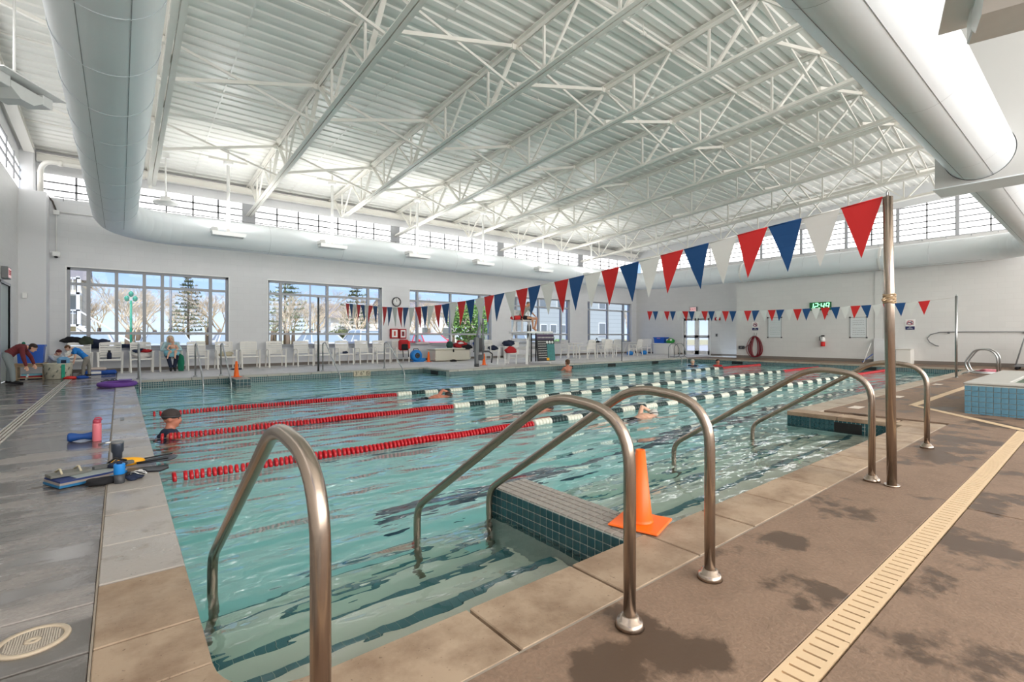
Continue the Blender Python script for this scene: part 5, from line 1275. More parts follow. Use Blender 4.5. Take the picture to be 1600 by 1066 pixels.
def whiteboard(y, z, w, h, lab, lines, m, seed):
    t = onwall('whiteboard', lab, 'whiteboard', y, z); G().box(-0.02, 0, -w/2, w/2, -h/2, h/2).build('panel', mat('board_white', S(222,228,230), 0.25), t)
    g = G(); 
    for a, b_, c, d in ((-w/2, w/2, h/2-0.015, h/2), (-w/2, w/2, -h/2, -h/2+0.015), (-w/2, -w/2+0.015, -h/2, h/2), (w/2-0.015, w/2, -h/2, h/2)): g.box(-0.028, -0.018, a, b_, c, d)
    g.build('frame', m_grey, t)
    for sy in (-1, 1):
        for sz in (-1, 1): G().box(-0.032, -0.016, sy*w/2-0.03, sy*w/2+0.03, sz*h/2-0.03, sz*h/2+0.03, 0.004).build('corner_cap', m_dgrey, t)
    q = random.Random(seed); g = G()
    for i in range(lines):
        zz = h/2-0.14-i*(h*0.72/lines) - (0.06 if i > lines//3 else 0); yy = w/2-0.10
        while yy > -w/2+0.10:
            l = q.uniform(0.02, 0.07); pts = [(-0.022, yy-l*k_/4, zz+q.uniform(-0.014, 0.014)) for k_ in range(5)]
            g.tube(pts, 0.004, 4); yy -= l+q.uniform(0.01, 0.03)
    g.build('handwriting', m, t)
whiteboard(10.15, 1.50, 0.62, 0.95, 'pale whiteboard with faint green writing behind the pennants', 8, mat('marker_green', S(150,180,170), 0.6), 3)
whiteboard(6.78, 1.46, 0.60, 0.86, 'whiteboard with dark handwriting near the pilaster', 7, m_dgrey, 5)
def dogsign(y, z, lab):
    t = onwall('no_diving_sign', lab, 'sign', y, z); w = 0.31; h = 0.42
    G().box(-0.012, 0, -w/2, w/2, -h/2, h/2, 0.004).build('plate', m_white, t); nv = mat('sign_navy', S(34,40,92), 0.5)
    G().box(-0.016, -0.01, -w/2+0.01, w/2-0.01, -h/2+0.01, -h/2+0.14).build('caption_band', nv, t)
    G().tube([(-0.017, 0.095*math.cos(a*PI/12), 0.075+0.095*math.sin(a*PI/12)) for a in range(24)], 0.008, 5, closed=True, cap=False).bar((-0.017, 0.068, 0.143), (-0.017, -0.068, 0.007), 0.016, 0.006, (1, 0, 0)).build('ring', mat('sign_red', S(190,60,80), 0.5), t)
    G().bar((-0.016, 0.11, 0.05), (-0.016, -0.01, 0.10), 0.028, 0.005, (1, 0, 0)).bar((-0.016, -0.01, 0.10), (-0.016, -0.07, 0.03), 0.022, 0.005, (1, 0, 0)).ell((-0.015, -0.05, 0.11), (0.004, 0.02, 0.02)).tube([(-0.016, 0.12-0.03*k_, 0.0+0.01*(k_ % 2)) for k_ in range(9)], 0.005, 4).build('figure', nv, t)
    text('lettering', 'NO', 0.05, m_white, t, (-0.018, 0, -0.10), (PI/2, 0, -PI/2)); text('lettering', 'DIVING', 0.05, m_white, t, (-0.018, 0, -0.155), (PI/2, 0, -PI/2))
dogsign(11.06, 1.57, 'no diving sign above the coiled red hose'); dogsign(5.05, 1.545, 'no diving sign on the wall beyond the front pole')
t = onwall('hose_coil', 'dark red garden hose coiled on wall hooks beside the wall corner', 'hose', 11.05, 0)
mh = mat('hose_red', S(132,18,36), 0.45); q = random.Random(9)
for i in range(9):
    w = 0.15+0.035*i*q.uniform(0.6, 1.1); b_ = 0.06+0.03*q.random(); pts = []
    for a in range(28):
        th = a*2*PI/28; z = (1.08+b_)/2+(1.08-b_)/2*math.cos(th); yy = w*math.sin(th)*(1+0.55*(1-math.cos(th))/2*1.2)
        pts.append((-0.04-0.012*(i % 4)-0.01*math.sin(a), yy*0.72+0.04*math.sin(i*2), z))
    G().tube(pts, 0.013, 7, closed=True, cap=False).build('hose_loop', mh, t)
G().tube([(-0.05, 0.12, 0.95), (-0.06, 0.3, 0.65), (-0.05, 0.5, 0.52), (-0.04, 0.62, 0.50)], 0.012, 6).build('hose_end', mat('dark_cable', S(70, 62, 58), 0.5), t)
for y in (-0.05, 0.06): G().tube([(0, y, 1.25), (-0.03, y, 1.1), (-0.12, y, 1.08), (-0.14, y, 1.14)], 0.008, 6).build('hook', m_grey, t)
t = onwall('wall_faucet', 'dark wall faucet box feeding the red hose', 'faucet', 11.72, 0.52); G().box(-0.06, 0, -0.13, 0.16, -0.08, 0.08, 0.01).build('box', m_dgrey, t); G().cyl((-0.12, 0, 0), (-0.05, 0, 0), 0.04, n=12).build('valve', m_grey, t)
t = onwall('white_cabinet', 'low white cabinet against the wall behind the front pole', 'cabinet', 5.17, 0); t.location = (XEL-0.3, 5.15, 0); G().box(-0.2, 0.28, -0.23, 0.25, 0, 0.56, 0.015).build('body', m_white_pl, t); G().box(-0.22, 0.28, -0.25, 0.27, 0.56, 0.59, 0.01).build('lid', m_white_pl, t)
t = onwall('leaning_board', 'tall white board leaning on the wall beside the skimmer pole', 'board', 5.9, 0); t.location = (XEL-0.12, 5.95, 0); G().box(-0.05, 0.05, -0.30, 0.26, 0, 0.98, 0.01).build('board', m_smooth, t)
t = thing('skimmer_pole', 'blue and white pool pole leaning against the tall white board', 'pole', (XEL-0.55, 6.4, 0)); G().tube([(0, 0.05, 0.0), (0.32, -0.12, 0.80)], 0.014, 8).build('shaft', m_white, t); G().tube([(0.0, 0.1, 0.02), (0.30, -0.2, 0.36)], 0.014, 8).build('brush', C_blue, t)
t = onwall('wall_pole_rack', 'long thin pole with a hooked end mounted along the end wall', 'pole', 0, 1.24)
G().tube([(-0.06, 1.0, 0.0), (-0.06, 3.7, 0.01), (-0.06, 4.15, 0.0), (-0.06, 4.42, -0.09), (-0.06, 4.52, -0.24), (-0.06, 4.45, -0.38), (-0.06, 4.28, -0.50), (-0.06, 4.18, -0.53)], 0.016, 8).build('pole', m_grey, t)
for y in (1.9, 3.9): G().box(-0.07, 0, y-0.03, y+0.03, -0.06, 0.02).build('bracket', m_grey, t)
t = thing('door_alarm', 'small red fire alarm strobe beside the double door', 'alarm', (XE, 13.9, 2.05)); G().box(-0.06, 0, -0.16, 0.16, -0.08, 0.08, 0.01).build('case', C_red, t); G().box(-0.075, -0.055, -0.06, 0.06, -0.04, 0.04, 0.005).build('lens', m_white, t)
t = thing('door_switch', 'small dark switch box beside the double door', 'switch', (XE, 13.96, 1.14)); G().box(-0.03, 0, -0.06, 0.06, -0.08, 0.08, 0.006).build('plate', m_grey, t); G().box(-0.036, -0.03, -0.03, 0.03, -0.04, 0.04).build('button', m_black, t)
t = thing('wall_camera', 'tiny black camera under the digital clock', 'camera', (XEL, 7.95, 2.05)); G().box(-0.12, 0, -0.03, 0.03, -0.03, 0.03, 0.005).ell((-0.13, 0.04, -0.02), (0.05, 0.04, 0.04)).build('housing', m_black, t)
ladder((18.95, 2.55, 0), PI, 'steel grab-rail ladder beside the pennant pole near the spa')
blob('pink_towel', 'pink towel crumpled on the deck beyond the grab rails', 'towel', (20.1, 2.3, 0.002), (0.42, 0.25, 0.06), mat('cloth_pink', S(206,128,138), 0.9), 90, amp=0.4)
t = thing('trolley', 'black wheeled trolley at the frame edge by the end wall', 'trolley', (22.9, 1.75, 0))
G().box(-0.35, 0.35, -0.5, 0.28, 0.10, 0.16).build('deck', m_grey, t); G().tube([(-0.3, 0.25, 0.12), (-0.2, 0.12, 0.75), (-0.15, 0.02, 1.2)], 0.02, 8).build('handle', m_grey, t); G().box(-0.2, 0.3, -0.5, 0.02, 0.16, 1.0, 0.05).build('load', m_black, t)
for x in (-0.28, 0.28): G().lathe([(0.01, -0.02), (0.05, -0.02), (0.05, 0.02), (0.01, 0.02)], (x, 0.22, 0.05), 14, axis='x').build('wheel', m_black, t)
for i, (x, y, lab) in enumerate(((10.9, 2.45, 'small white depth marker set in the deck, nearest the tiled spa'), (14.4, 2.50, 'small white depth marker set in the deck halfway to the pennant pole'), (8.8, 2.48, 'small white deck marker right above the skimmer opening'))):
    t = thing('deck_marker', lab, 'marker', (x, y, 0.001)); G().box(-0.16, 0.16, -0.07, 0.07, 0, 0.004, 0.001).build('tile', mat('marker_pale', S(214,200,186), 0.5), t)
# ------------------------------------------------------------------ raised spa
spa = sgroup('spa_basin')
sx0, sx1, sy0, sy1, sh = 9.36, 13.2, -2.0, 1.34, 0.44
g = G().box(sx0+0.006, sx0+0.45, sy0, sy1-0.006, -0.05, sh-0.03).box(sx1-0.45, sx1, sy0, sy1-0.006, -0.05, sh-0.03).box(sx0+0.45, sx1-0.45, sy1-0.40, sy1-0.006, -0.05, sh-0.03).box(sx0+0.45, sx1-0.45, sy0, sy0+0.4, -0.05, sh-0.03); g.build('core', m_grout, spa)
m_spatop = mat('spa_coping', S(168,166,160), 0.5, noise=0.08, nscale=6)
for a, b_, c, d in ((sx0-0.01, sx0+0.48, sy0, sy1+0.01), (sx1-0.48, sx1, sy0, sy1+0.01), (sx0+0.48, sx1-0.48, sy1-0.42, sy1+0.01)): G().box(a+0.002, b_-0.002, c, d, sh-0.03, sh, 0.012).build('coping_slab', m_spatop, spa)
G().box(sx0+0.3, sx1-0.3, sy0, sy1-0.3, 0.12, 0.20).build('spa_water', mat('spa_water', S(70,78,64), 0.05), spa)
s0 = None; ts = 0.074; n_ = 0
for r_ in range(6):
    z = sh-0.055-ts*(r_+0.35)
    y = sy1-ts/2-0.004
    while y > sy0+0.05 and n_ < 290:
        if s0 is None: s0 = G().box(-0.034, 0.034, -0.034, 0.034, -0.004, 0.006, 0.002).build('tile', m_spa_tile, spa); s0.location = (sx0, y, z); s0.rotation_euler = (0, -PI/2, 0)
        else: inst(s0, (sx0, y, z), (0, -PI/2, 0))
        y -= ts; n_ += 1
g = G()
for r_ in range(3):
    z = sh-0.06-ts*(r_+0.3); x = sx0+0.55
    while x < sx1-0.5: g.box(x, x+0.066, sy1-0.405, sy1-0.415, z-0.033, z+0.033); x += ts
    y = sy1-0.5
    while y > sy0: g.box(sx1-0.455, sx1-0.445, y, y-0.066, z-0.033, z+0.033); y -= ts
g.build('inner_tiles', mat('spa_inner', S(96,110,96), 0.3, noise=0.2), spa, kind='stuff')
blob('spa_rail', '', '', (0, 0, 0), (0.01, 0.01, 0.01), m_grout, 1, parent=spa) if False else None
# ------------------------------------------------------------------ people
def skinm(name, c): return mat(name, c, 0.5)
SK1 = skinm('skin_tan', S(206,150,118)); SK2 = skinm('skin_fair', S(226,178,152)); SK3 = skinm('skin_rosy', S(200,128,104))
def rot_to(wdir, up):
    w = Vector(wdir).normalized(); u = Vector(up); u = (u-w*u.dot(w)).normalized(); d = u.cross(w)
    return Matrix((w, -d, u)).transposed() if False else Matrix((w, u.cross(w), u)).transposed()
def voxel(o, size=0.011, sm=4):
    m = o.modifiers.new('remesh', 'REMESH'); m.mode = 'VOXEL'; m.voxel_size = size; m.use_smooth_shade = True
    s_ = o.modifiers.new('smooth', 'SMOOTH'); s_.iterations = sm; s_.factor = 0.5
    return o
def limb(g, pts, rs, n=12):
    g.tube(pts, rs, n)
    for p, r in zip(pts, rs): g.ell(p, (r, r, r), 12, 8)
def torso_shapes(g, J, s, e=0.0, lo=0.0, hi=1.0, chest_w=0.165):
    P_, Cc, Nn = Vector(J['pelvis']), Vector(J['chest']), Vector(J['neck'])
    w = (Vector(J['shR'])-Vector(J['shL'])).normalized(); wh = (Vector(J['hipR'])-Vector(J['hipL'])).normalized()
    for i in range(9):
        t = i/8
        if t < lo or t > hi: continue
        p = P_*(1-t)**2+Cc*2*t*(1-t)+Nn*t*t
        tan = ((Cc-P_)*(1-t)+(Nn-Cc)*t).normalized()
        wd = (wh*(1-t)+w*t).normalized()
        rw = [0.155, 0.150, 0.138, 0.135, 0.145, 0.160, chest_w, 0.135, 0.075][i]; rd = [0.115, 0.110, 0.098, 0.095, 0.105, 0.115, 0.112, 0.085, 0.06][i]
        g.ell(p, ((rw*s+e), (rd*s+e), 0.075*s+e*0.5), 16, 8, rot_to(wd, tan))
def hand(g, wr, d, palm_up, s, curl=0.5):
    d = Vector(d).normalized(); u = Vector(palm_up); u = (u-d*u.dot(d)).normalized(); x = d.cross(u)
    c = Vector(wr)+d*0.045*s; g.ell(c, (0.038*s, 0.045*s, 0.016*s), 10, 6, Matrix((x, d, u)).transposed())
    for k_, (o, l) in enumerate(((-0.028, 0.062), (-0.010, 0.072), (0.009, 0.068), (0.027, 0.054))):
        a = Vector(wr)+d*0.070*s+x*o*s; b_ = a+d*l*0.5*s-u*0.006*s; c2 = b_+(d*(1-curl)-u*curl).normalized()*l*0.55*s
        g.tube([a-d*0.02*s, a, b_, c2], [0.010*s, 0.0095*s, 0.009*s, 0.0075*s], 7)
    a = Vector(wr)+d*0.02*s-x*0.028*s; g.tube([a, a-x*0.022*s+d*0.022*s, a-x*0.03*s+d*0.052*s-u*0.01*s], [0.013*s, 0.011*s, 0.009*s], 7)
def person(label, loc, rz, J, s, skin, hair, garments, look=(0, -1, 0), up=(0, 0, 1), hair_kind='short', legs=True, name='person', vox=0.010, extra=None):
    t = thing(name, label, 'person', loc, rz)
    J = {k_: Vector(v) for k_, v in J.items()}
    g = G(); torso_shapes(g, J, s)
    H = J['head']; lk = Vector(look).normalized(); upv = Vector(up); upv = (upv-lk*upv.dot(lk)).normalized(); rt = lk.cross(upv)
    R_ = Matrix((rt, lk, upv)).transposed()
    def hp(x, y, z): return H+(rt*x+lk*y+upv*z)*s
    limb(g, [J['neck']-(J['head']-J['neck'])*0.1, J['neck']*0.4+H*0.6], [0.058*s, 0.052*s])
    g.ell(hp(0, -0.008, 0.025), (0.076*s, 0.094*s, 0.088*s), 18, 12, R_); g.ell(hp(0, 0.022, -0.042), (0.056*s, 0.066*s, 0.070*s), 16, 10, R_)
    g.ell(hp(0, 0.060, -0.088), (0.024*s, 0.022*s, 0.018*s), 10, 6, R_)
    g.tube([hp(0, 0.082, 0.012), hp(0, 0.102, -0.024), hp(0, 0.092, -0.034)], [0.008*s, 0.014*s, 0.012*s], 8)
    for sx in (-1, 1): g.ell(hp(sx*0.076, -0.01, -0.008), (0.010*s, 0.018*s, 0.030*s), 8, 8, R_)
    for q in 'LR':
        sh, el, wr = J['sh'+q], J['el'+q], J['wr'+q]
        limb(g, [J['neck']*0.35+sh*0.65-Vector((0, 0, 0.01)), sh, sh*0.5+el*0.5, el, el*0.6+wr*0.4, wr], [0.05*s, 0.052*s, 0.044*s, 0.036*s, 0.036*s, 0.025*s])
        hand(g, wr, J.get('hd'+q, wr-el), J.get('hu'+q, Vector((0, 0, 1)) if abs((wr-el).normalized().z) < 0.8 else Vector((0, 1, 0))), s, 0.45)
        if legs:
            hp_, kn, an, to = J['hip'+q], J['kn'+q], J['an'+q], J['to'+q]
            limb(g, [hp_, hp_*0.5+kn*0.5, kn, kn*0.65+an*0.35, an], [0.088*s, 0.073*s, 0.053*s, 0.053*s, 0.034*s])
            f = (to-an); limb(g, [an-f.normalized()*0.03*s-Vector((0, 0, 0.03*s)), an+f*0.5, to], [0.032*s, 0.034*s, 0.024*s])
    voxel(g.build('body', skin, t), vox*s)
    for sx in (-1, 1): G().ell(hp(sx*0.030, 0.076, 0.006), (0.012*s, 0.008*s, 0.008*s), 8, 6, R_).build('eye', m_dgrey, t)
    G().tube([hp(-0.022, 0.083, -0.058), hp(0, 0.090, -0.060), hp(0.022, 0.083, -0.058)], 0.004*s, 6).build('mouth', mat('lips', S(150,80,76), 0.5), t)
    hc = mat('hair_'+hair[0], hair[1], 0.8, noise=0.25, nscale=60)
    if hair_kind == 'cap':
        g = G().ell(hp(0, -0.012, 0.042), (0.084*s, 0.102*s, 0.082*s), 20, 12, R_); voxel(g.build('swim_cap', hc, t), 0.008*s, 2)
        G().tube([hp(0.082*math.sin(a*PI/12), 0.1*math.cos(a*PI/12)-0.01, 0.03) for a in range(24)], 0.008*s, 6, closed=True, cap=False).build('goggle_strap', m_dgrey, t)
    else:
        g = G().ell(hp(0, -0.018, 0.046), (0.083*s, 0.098*s, 0.078*s), 18, 12, R_)
        g.ell(hp(0, -0.045, 0.0), (0.075*s, 0.068*s, 0.085*s), 16, 10, R_)
        if hair_kind == 'long':
            for sx in (-1, 1): limb(g, [hp(sx*0.07, -0.01, 0.05), hp(sx*0.088, -0.005, -0.03), hp(sx*0.078, 0.0, -0.12)], [0.03*s, 0.032*s, 0.026*s])
            limb(g, [hp(0, -0.07, 0.0), hp(0, -0.07, -0.12)], [0.06*s, 0.055*s])
        voxel(g.build('hair', hc, t), 0.009*s, 3)
    for (gn, kind, m) in garments:
        g = G()
        if kind == 'shirt' or kind == 'long_shirt' or kind == 'vest':
            torso_shapes(g, J, s, 0.018*s, 0.1, 0.9)
            for q in 'LR':
                sh, el, wr = J['sh'+q], J['el'+q], J['wr'+q]
                if kind == 'shirt': limb(g, [sh+(J['neck']-sh)*0.4, sh, sh*0.45+el*0.55], [0.06*s, 0.068*s, 0.062*s])
                elif kind == 'long_shirt': limb(g, [sh+(J['neck']-sh)*0.4, sh, sh*0.5+el*0.5, el, el*0.15+wr*0.85], [0.06*s, 0.068*s, 0.058*s, 0.05*s, 0.036*s])
                else: limb(g, [sh+(J['neck']-sh)*0.5, sh+(J['neck']-sh)*0.2], [0.06*s, 0.066*s])
        else:
            torso_shapes(g, J, s, 0.016*s, 0.0, 0.26)
            for q in 'LR':
                h_, kn, an = J['hip'+q], J['kn'+q], J['an'+q]
                if kind == 'shorts': limb(g, [h_, h_*0.5+kn*0.5], [0.105*s, 0.088*s])
                elif kind == 'briefs': limb(g, [h_, h_*0.78+kn*0.22], [0.10*s, 0.094*s])
                elif kind == 'trousers': limb(g, [h_, h_*0.5+kn*0.5, kn, kn*0.5+an*0.5, an+(kn-an)*0.08], [0.102*s, 0.088*s, 0.070*s, 0.066*s, 0.055*s])
                elif kind == 'shoes':
                    pass
        if kind == 'shoes':
            for q in 'LR':
                an, to = J['an'+q], J['to'+q]; f = (to-an).normalized(); g2 = G()
                limb(g2, [an-f*0.035*s-Vector((0, 0, 0.035*s)), an+(to-an)*0.5-Vector((0, 0, 0.008)), to+f*0.02*s], [0.042*s, 0.045*s, 0.036*s]); voxel(g2.build('shoe', m, t), 0.010*s, 2)
        else: voxel(g.build(gn, m, t), 0.011*s, 3)
    return t
# lifeguard, sitting on the stand, one foot over the other
person('lifeguard in a grey shirt and black shorts sitting high on the white stand', (12.62, 14.78, 0), 0,
    dict(pelvis=(-0.14, 0.10, 1.84), chest=(-0.06, 0.12, 2.05), neck=(0.06, 0.02, 2.27), head=(0.13, -0.03, 2.37), shL=(-0.10, 0.03, 2.22), shR=(0.20, 0.02, 2.20), elL=(-0.20, 0.02, 2.02), wrL=(-0.20, -0.04, 1.83),
         elR=(0.33, -0.02, 2.03), wrR=(0.34, -0.22, 1.88), hipL=(-0.20, 0.06, 1.83), hipR=(-0.02, 0.05, 1.83), knL=(0.06, -0.34, 1.80), knR=(0.34, -0.30, 1.78), anL=(0.14, -0.30, 1.42), anR=(0.16, -0.36, 1.37), toL=(0.22, -0.42, 1.33), toR=(0.10, -0.50, 1.31)),
    0.86, SK1, ('grey', S(120,104,92)), [('shirt', 'shirt', mat('shirt_grey', S(146,148,140), 0.9)), ('shorts', 'shorts', C_blk)], look=(0.15, -1, -0.1))
# seated woman with a small child on her lap
person('woman with light hair in a pale blue cardigan sitting with a child on her lap', (1.23, 18.42, 0), 0,
    dict(pelvis=(0.0, 0.10, 0.50), chest=(0.0, 0.16, 0.72), neck=(0.0, 0.06, 0.90), head=(-0.02, 0.0, 1.015), shL=(-0.15, 0.07, 0.86), shR=(0.15, 0.07, 0.86), elL=(-0.24, -0.06, 0.66), wrL=(-0.08, -0.24, 0.66),
         elR=(0.25, -0.06, 0.66), wrR=(0.10, -0.26, 0.68), hipL=(-0.09, 0.06, 0.50), hipR=(0.09, 0.06, 0.50), knL=(-0.10, -0.34, 0.50), knR=(0.12, -0.34, 0.50), anL=(-0.03, -0.38, 0.13), anR=(0.06, -0.36, 0.13), toL=(-0.04, -0.50, 0.06), toR=(0.07, -0.48, 0.06)),
    0.86, SK2, ('blonde', S(206,196,176)), [('cardigan', 'long_shirt', mat('cardigan', S(176,206,212), 0.9)), ('trousers', 'trousers', C_navy), ('shoes', 'shoes', C_blk)], look=(0, -1, -0.1), hair_kind='long')
person('small bald-headed child held on the lap of the seated woman', (1.25, 18.08, 0), 0,
    dict(pelvis=(0.03, 0.06, 0.62), chest=(0.02, 0.08, 0.74), neck=(0.0, 0.05, 0.82), head=(0.0, 0.02, 0.90), shL=(-0.09, 0.04, 0.80), shR=(0.09, 0.04, 0.80), elL=(-0.14, -0.04, 0.70), wrL=(-0.08, -0.12, 0.66),
         elR=(0.13, -0.04, 0.70), wrR=(0.06, -0.12, 0.66), hipL=(-0.03, 0.02, 0.61), hipR=(0.09, 0.02, 0.61), knL=(-0.10, -0.14, 0.60), knR=(0.06, -0.15, 0.60), anL=(-0.14, -0.16, 0.44), anR=(0.04, -0.18, 0.44), toL=(-0.15, -0.22, 0.42), toR=(0.05, -0.24, 0.42)),
    0.56, SK2, ('fuzz', S(214,180,150)), [('swimsuit', 'briefs', mat('swim_teal', S(90,170,180), 0.8))], look=(0.1, -1, 0))
blob('towel', 'light turquoise towel across the lap of the seated woman', 'towel', (1.22, 18.06, 0.46), (0.20, 0.07, 0.12), C_lblue, 101, amp=0.3)
blob('towel', 'dark green towel hanging down the side of the seated woman', 'towel', (1.46, 18.02, 0.02), (0.085, 0.06, 0.30), C_green, 102, amp=0.15)
# boy in the blue shirt, bending to the basket
person('small boy in a bright blue shirt and grey trousers bending over the basket', (-0.72, 17.30, 0), 0,
    dict(pelvis=(0.02, 0.0, 0.49), chest=(-0.12, 0.0, 0.68), neck=(-0.25, 0.0, 0.76), head=(-0.36, -0.01, 0.78), shL=(-0.22, -0.11, 0.73), shR=(-0.22, 0.11, 0.73), elL=(-0.20, -0.15, 0.57), wrL=(-0.23, -0.15, 0.43),
         elR=(-0.30, 0.12, 0.58), wrR=(-0.42, 0.06, 0.50), hipL=(0.02, -0.07, 0.48), hipR=(0.02, 0.07, 0.48), knL=(-0.04, -0.09, 0.28), knR=(0.06, 0.09, 0.28), anL=(-0.05, -0.09, 0.065), anR=(0.07, 0.09, 0.065), toL=(-0.14, -0.10, 0.03), toR=(-0.02, 0.10, 0.03)),
    0.62, SK2, ('brown', S(96,66,44)), [('shirt', 'shirt', mat('shirt_blue', S(30,124,206), 0.85)), ('trousers', 'trousers', mat('trousers_grey', S(142,138,130), 0.9)), ('shoes', 'shoes', C_blk)], look=(-1, -0.2, -0.8), up=(-0.7, 0, 1))
person('child with dark red hair and a pale shirt crouching behind the basket', (-1.34, 17.52, 0), 0,
    dict(pelvis=(-0.10, 0.12, 0.32), chest=(-0.06, 0.06, 0.48), neck=(0.02, -0.02, 0.60), head=(0.08, -0.08, 0.66), shL=(-0.08, -0.08, 0.56), shR=(0.12, 0.08, 0.56), elL=(0.0, -0.18, 0.46), wrL=(0.14, -0.24, 0.45),
         elR=(0.20, 0.0, 0.46), wrR=(0.26, -0.12, 0.46), hipL=(-0.14, 0.08, 0.30), hipR=(-0.02, 0.16, 0.30), knL=(-0.06, -0.08, 0.30), knR=(0.10, 0.10, 0.30), anL=(-0.10, 0.04, 0.06), anR=(0.04, 0.18, 0.06), toL=(-0.06, -0.06, 0.03), toR=(0.12, 0.10, 0.03)),
    0.66, SK2, ('auburn', S(92,34,36)), [('shirt', 'long_shirt', mat('shirt_pale', S(196,202,208), 0.9)), ('trousers', 'trousers', C_navy)], look=(0.7, -0.6, -0.6), up=(0.4, -0.3, 1))
person('person in a dark red top and grey trousers stooping at the edge by the doorway', (-1.93, 15.75, 0), 0,
    dict(pelvis=(-0.06, 0.0, 0.66), chest=(0.08, 0.0, 0.82), neck=(0.24, 0.02, 0.84), head=(0.35, 0.02, 0.82), shL=(0.18, -0.15, 0.82), shR=(0.18, 0.16, 0.82), elL=(0.22, -0.18, 0.58), wrL=(0.26, -0.16, 0.40),
         elR=(0.30, 0.20, 0.60), wrR=(0.36, 0.16, 0.42), hipL=(-0.06, -0.09, 0.64), hipR=(-0.06, 0.09, 0.64), knL=(0.02, -0.10, 0.36), knR=(-0.04, 0.12, 0.36), anL=(0.04, -0.10, 0.07), anR=(-0.06, 0.14, 0.07), toL=(0.17, -0.12, 0.03), toR=(0.08, 0.14, 0.03)),
    0.82, SK2, ('dark', S(50,38,34)), [('shirt', 'long_shirt', mat('shirt_wine', S(112,44,50), 0.85)), ('trousers', 'trousers', mat('trousers_light', S(140,150,152), 0.9)), ('shoes', 'shoes', C_blk)], look=(1, 0, -0.7), up=(0.6, 0, 1))
# swimmers
def float_pose(hz=0.0):
    return dict(pelvis=(-0.04, 0, -0.62), chest=(-0.03, 0, -0.34), neck=(0, 0, -0.15+hz*0), head=(0.02, 0, 0.0), shL=(0.0, -0.18, -0.20), shR=(0.0, 0.18, -0.20), elL=(0.16, -0.24, -0.38), wrL=(0.36, -0.16, -0.32), elR=(0.16, 0.24, -0.38), wrR=(0.36, 0.16, -0.32),
                hipL=(-0.04, -0.09, -0.64), hipR=(-0.04, 0.09, -0.64), knL=(0.12, -0.1, -0.95), knR=(0.0, 0.1, -1.0), anL=(-0.1, -0.1, -1.1), anR=(-0.2, 0.1, -1.15), toL=(-0.2, -0.1, -1.12), toR=(-0.3, 0.1, -1.14))
person('swimmer with a dark swim cap standing in the water behind the middle lane rope', (0.50, 7.66, 0.03), 0, float_pose(), 1.05, SK3, ('capdark', S(62,54,52)), [('suit', 'vest', C_navy)], look=(1, -0.25, -0.05), hair_kind='cap', name='swimmer', vox=0.012)
def back_pose(): 
    J = float_pose(); return {k_: (v[0], v[1], v[2]+0.0) for k_, v in J.items()}
person('swimmer seen from behind with brown hair and bare shoulders near the lifeguard stand', (13.1, 12.9, 0.10), PI/2, back_pose(), 1.0, SK3, ('brown', S(96,66,44)), [('suit', 'shorts', C_blk)], look=(1, 0, 0), name='swimmer', vox=0.014)
person('grey-haired swimmer with head above water, farther from the double door rope end', (19.2, 11.4, -0.02), PI+0.6, float_pose(), 1.0, SK2, ('silver', S(196,190,176)), [('suit', 'vest', C_navy)], look=(1, 0, 0), name='swimmer', vox=0.014)
person('dark-haired swimmer with head above water, nearest the coiled hose', (20.1, 10.75, -0.02), PI+0.9, float_pose(), 1.0, SK3, ('dark', S(50,38,34)), [('suit', 'vest', C_red)], look=(1, 0, 0), name='swimmer', vox=0.014)
def crawl(): return dict(pelvis=(-0.55, 0, -0.12), chest=(-0.20, 0, -0.05), neck=(0.06, 0, -0.04), head=(0.17, 0.02, -0.03), shL=(0.0, -0.17, -0.05), shR=(0.0, 0.17, -0.02), elL=(0.26, -0.20, -0.12), wrL=(0.50, -0.16, -0.18), elR=(0.16, 0.25, 0.10), wrR=(0.40, 0.20, -0.02),
    hipL=(-0.57, -0.08, -0.13), hipR=(-0.57, 0.08, -0.13), knL=(-0.95, -0.09, -0.20), knR=(-0.95, 0.10, -0.14), anL=(-1.32, -0.08, -0.16), anR=(-1.32, 0.09, -0.24), toL=(-1.46, -0.08, -0.18), toR=(-1.46, 0.09, -0.28))
for (x, y, rz, lab, sk, hr) in ((5.35, 9.0, 0.0, 'swimmer doing front crawl beside the farthest lane rope', SK3, ('dark', S(50,38,34))), (5.75, 6.25, 0.05, 'swimmer doing front crawl between the nearest and the middle lane rope', SK3, ('dark', S(50,38,34))),
                            (6.65, 4.72, 0.0, 'swimmer with a raised pale arm in the lane nearest the handrails', SK2, ('capwhite', S(196,196,190)))):
    person(lab, (x, y, WZ), rz, crawl(), 0.95, sk, hr, [('suit', 'briefs', C_blk)], look=(0.7, 0.5, -0.4), up=(-0.3, 0, 1), hair_kind='cap', name='swimmer', vox=0.013)
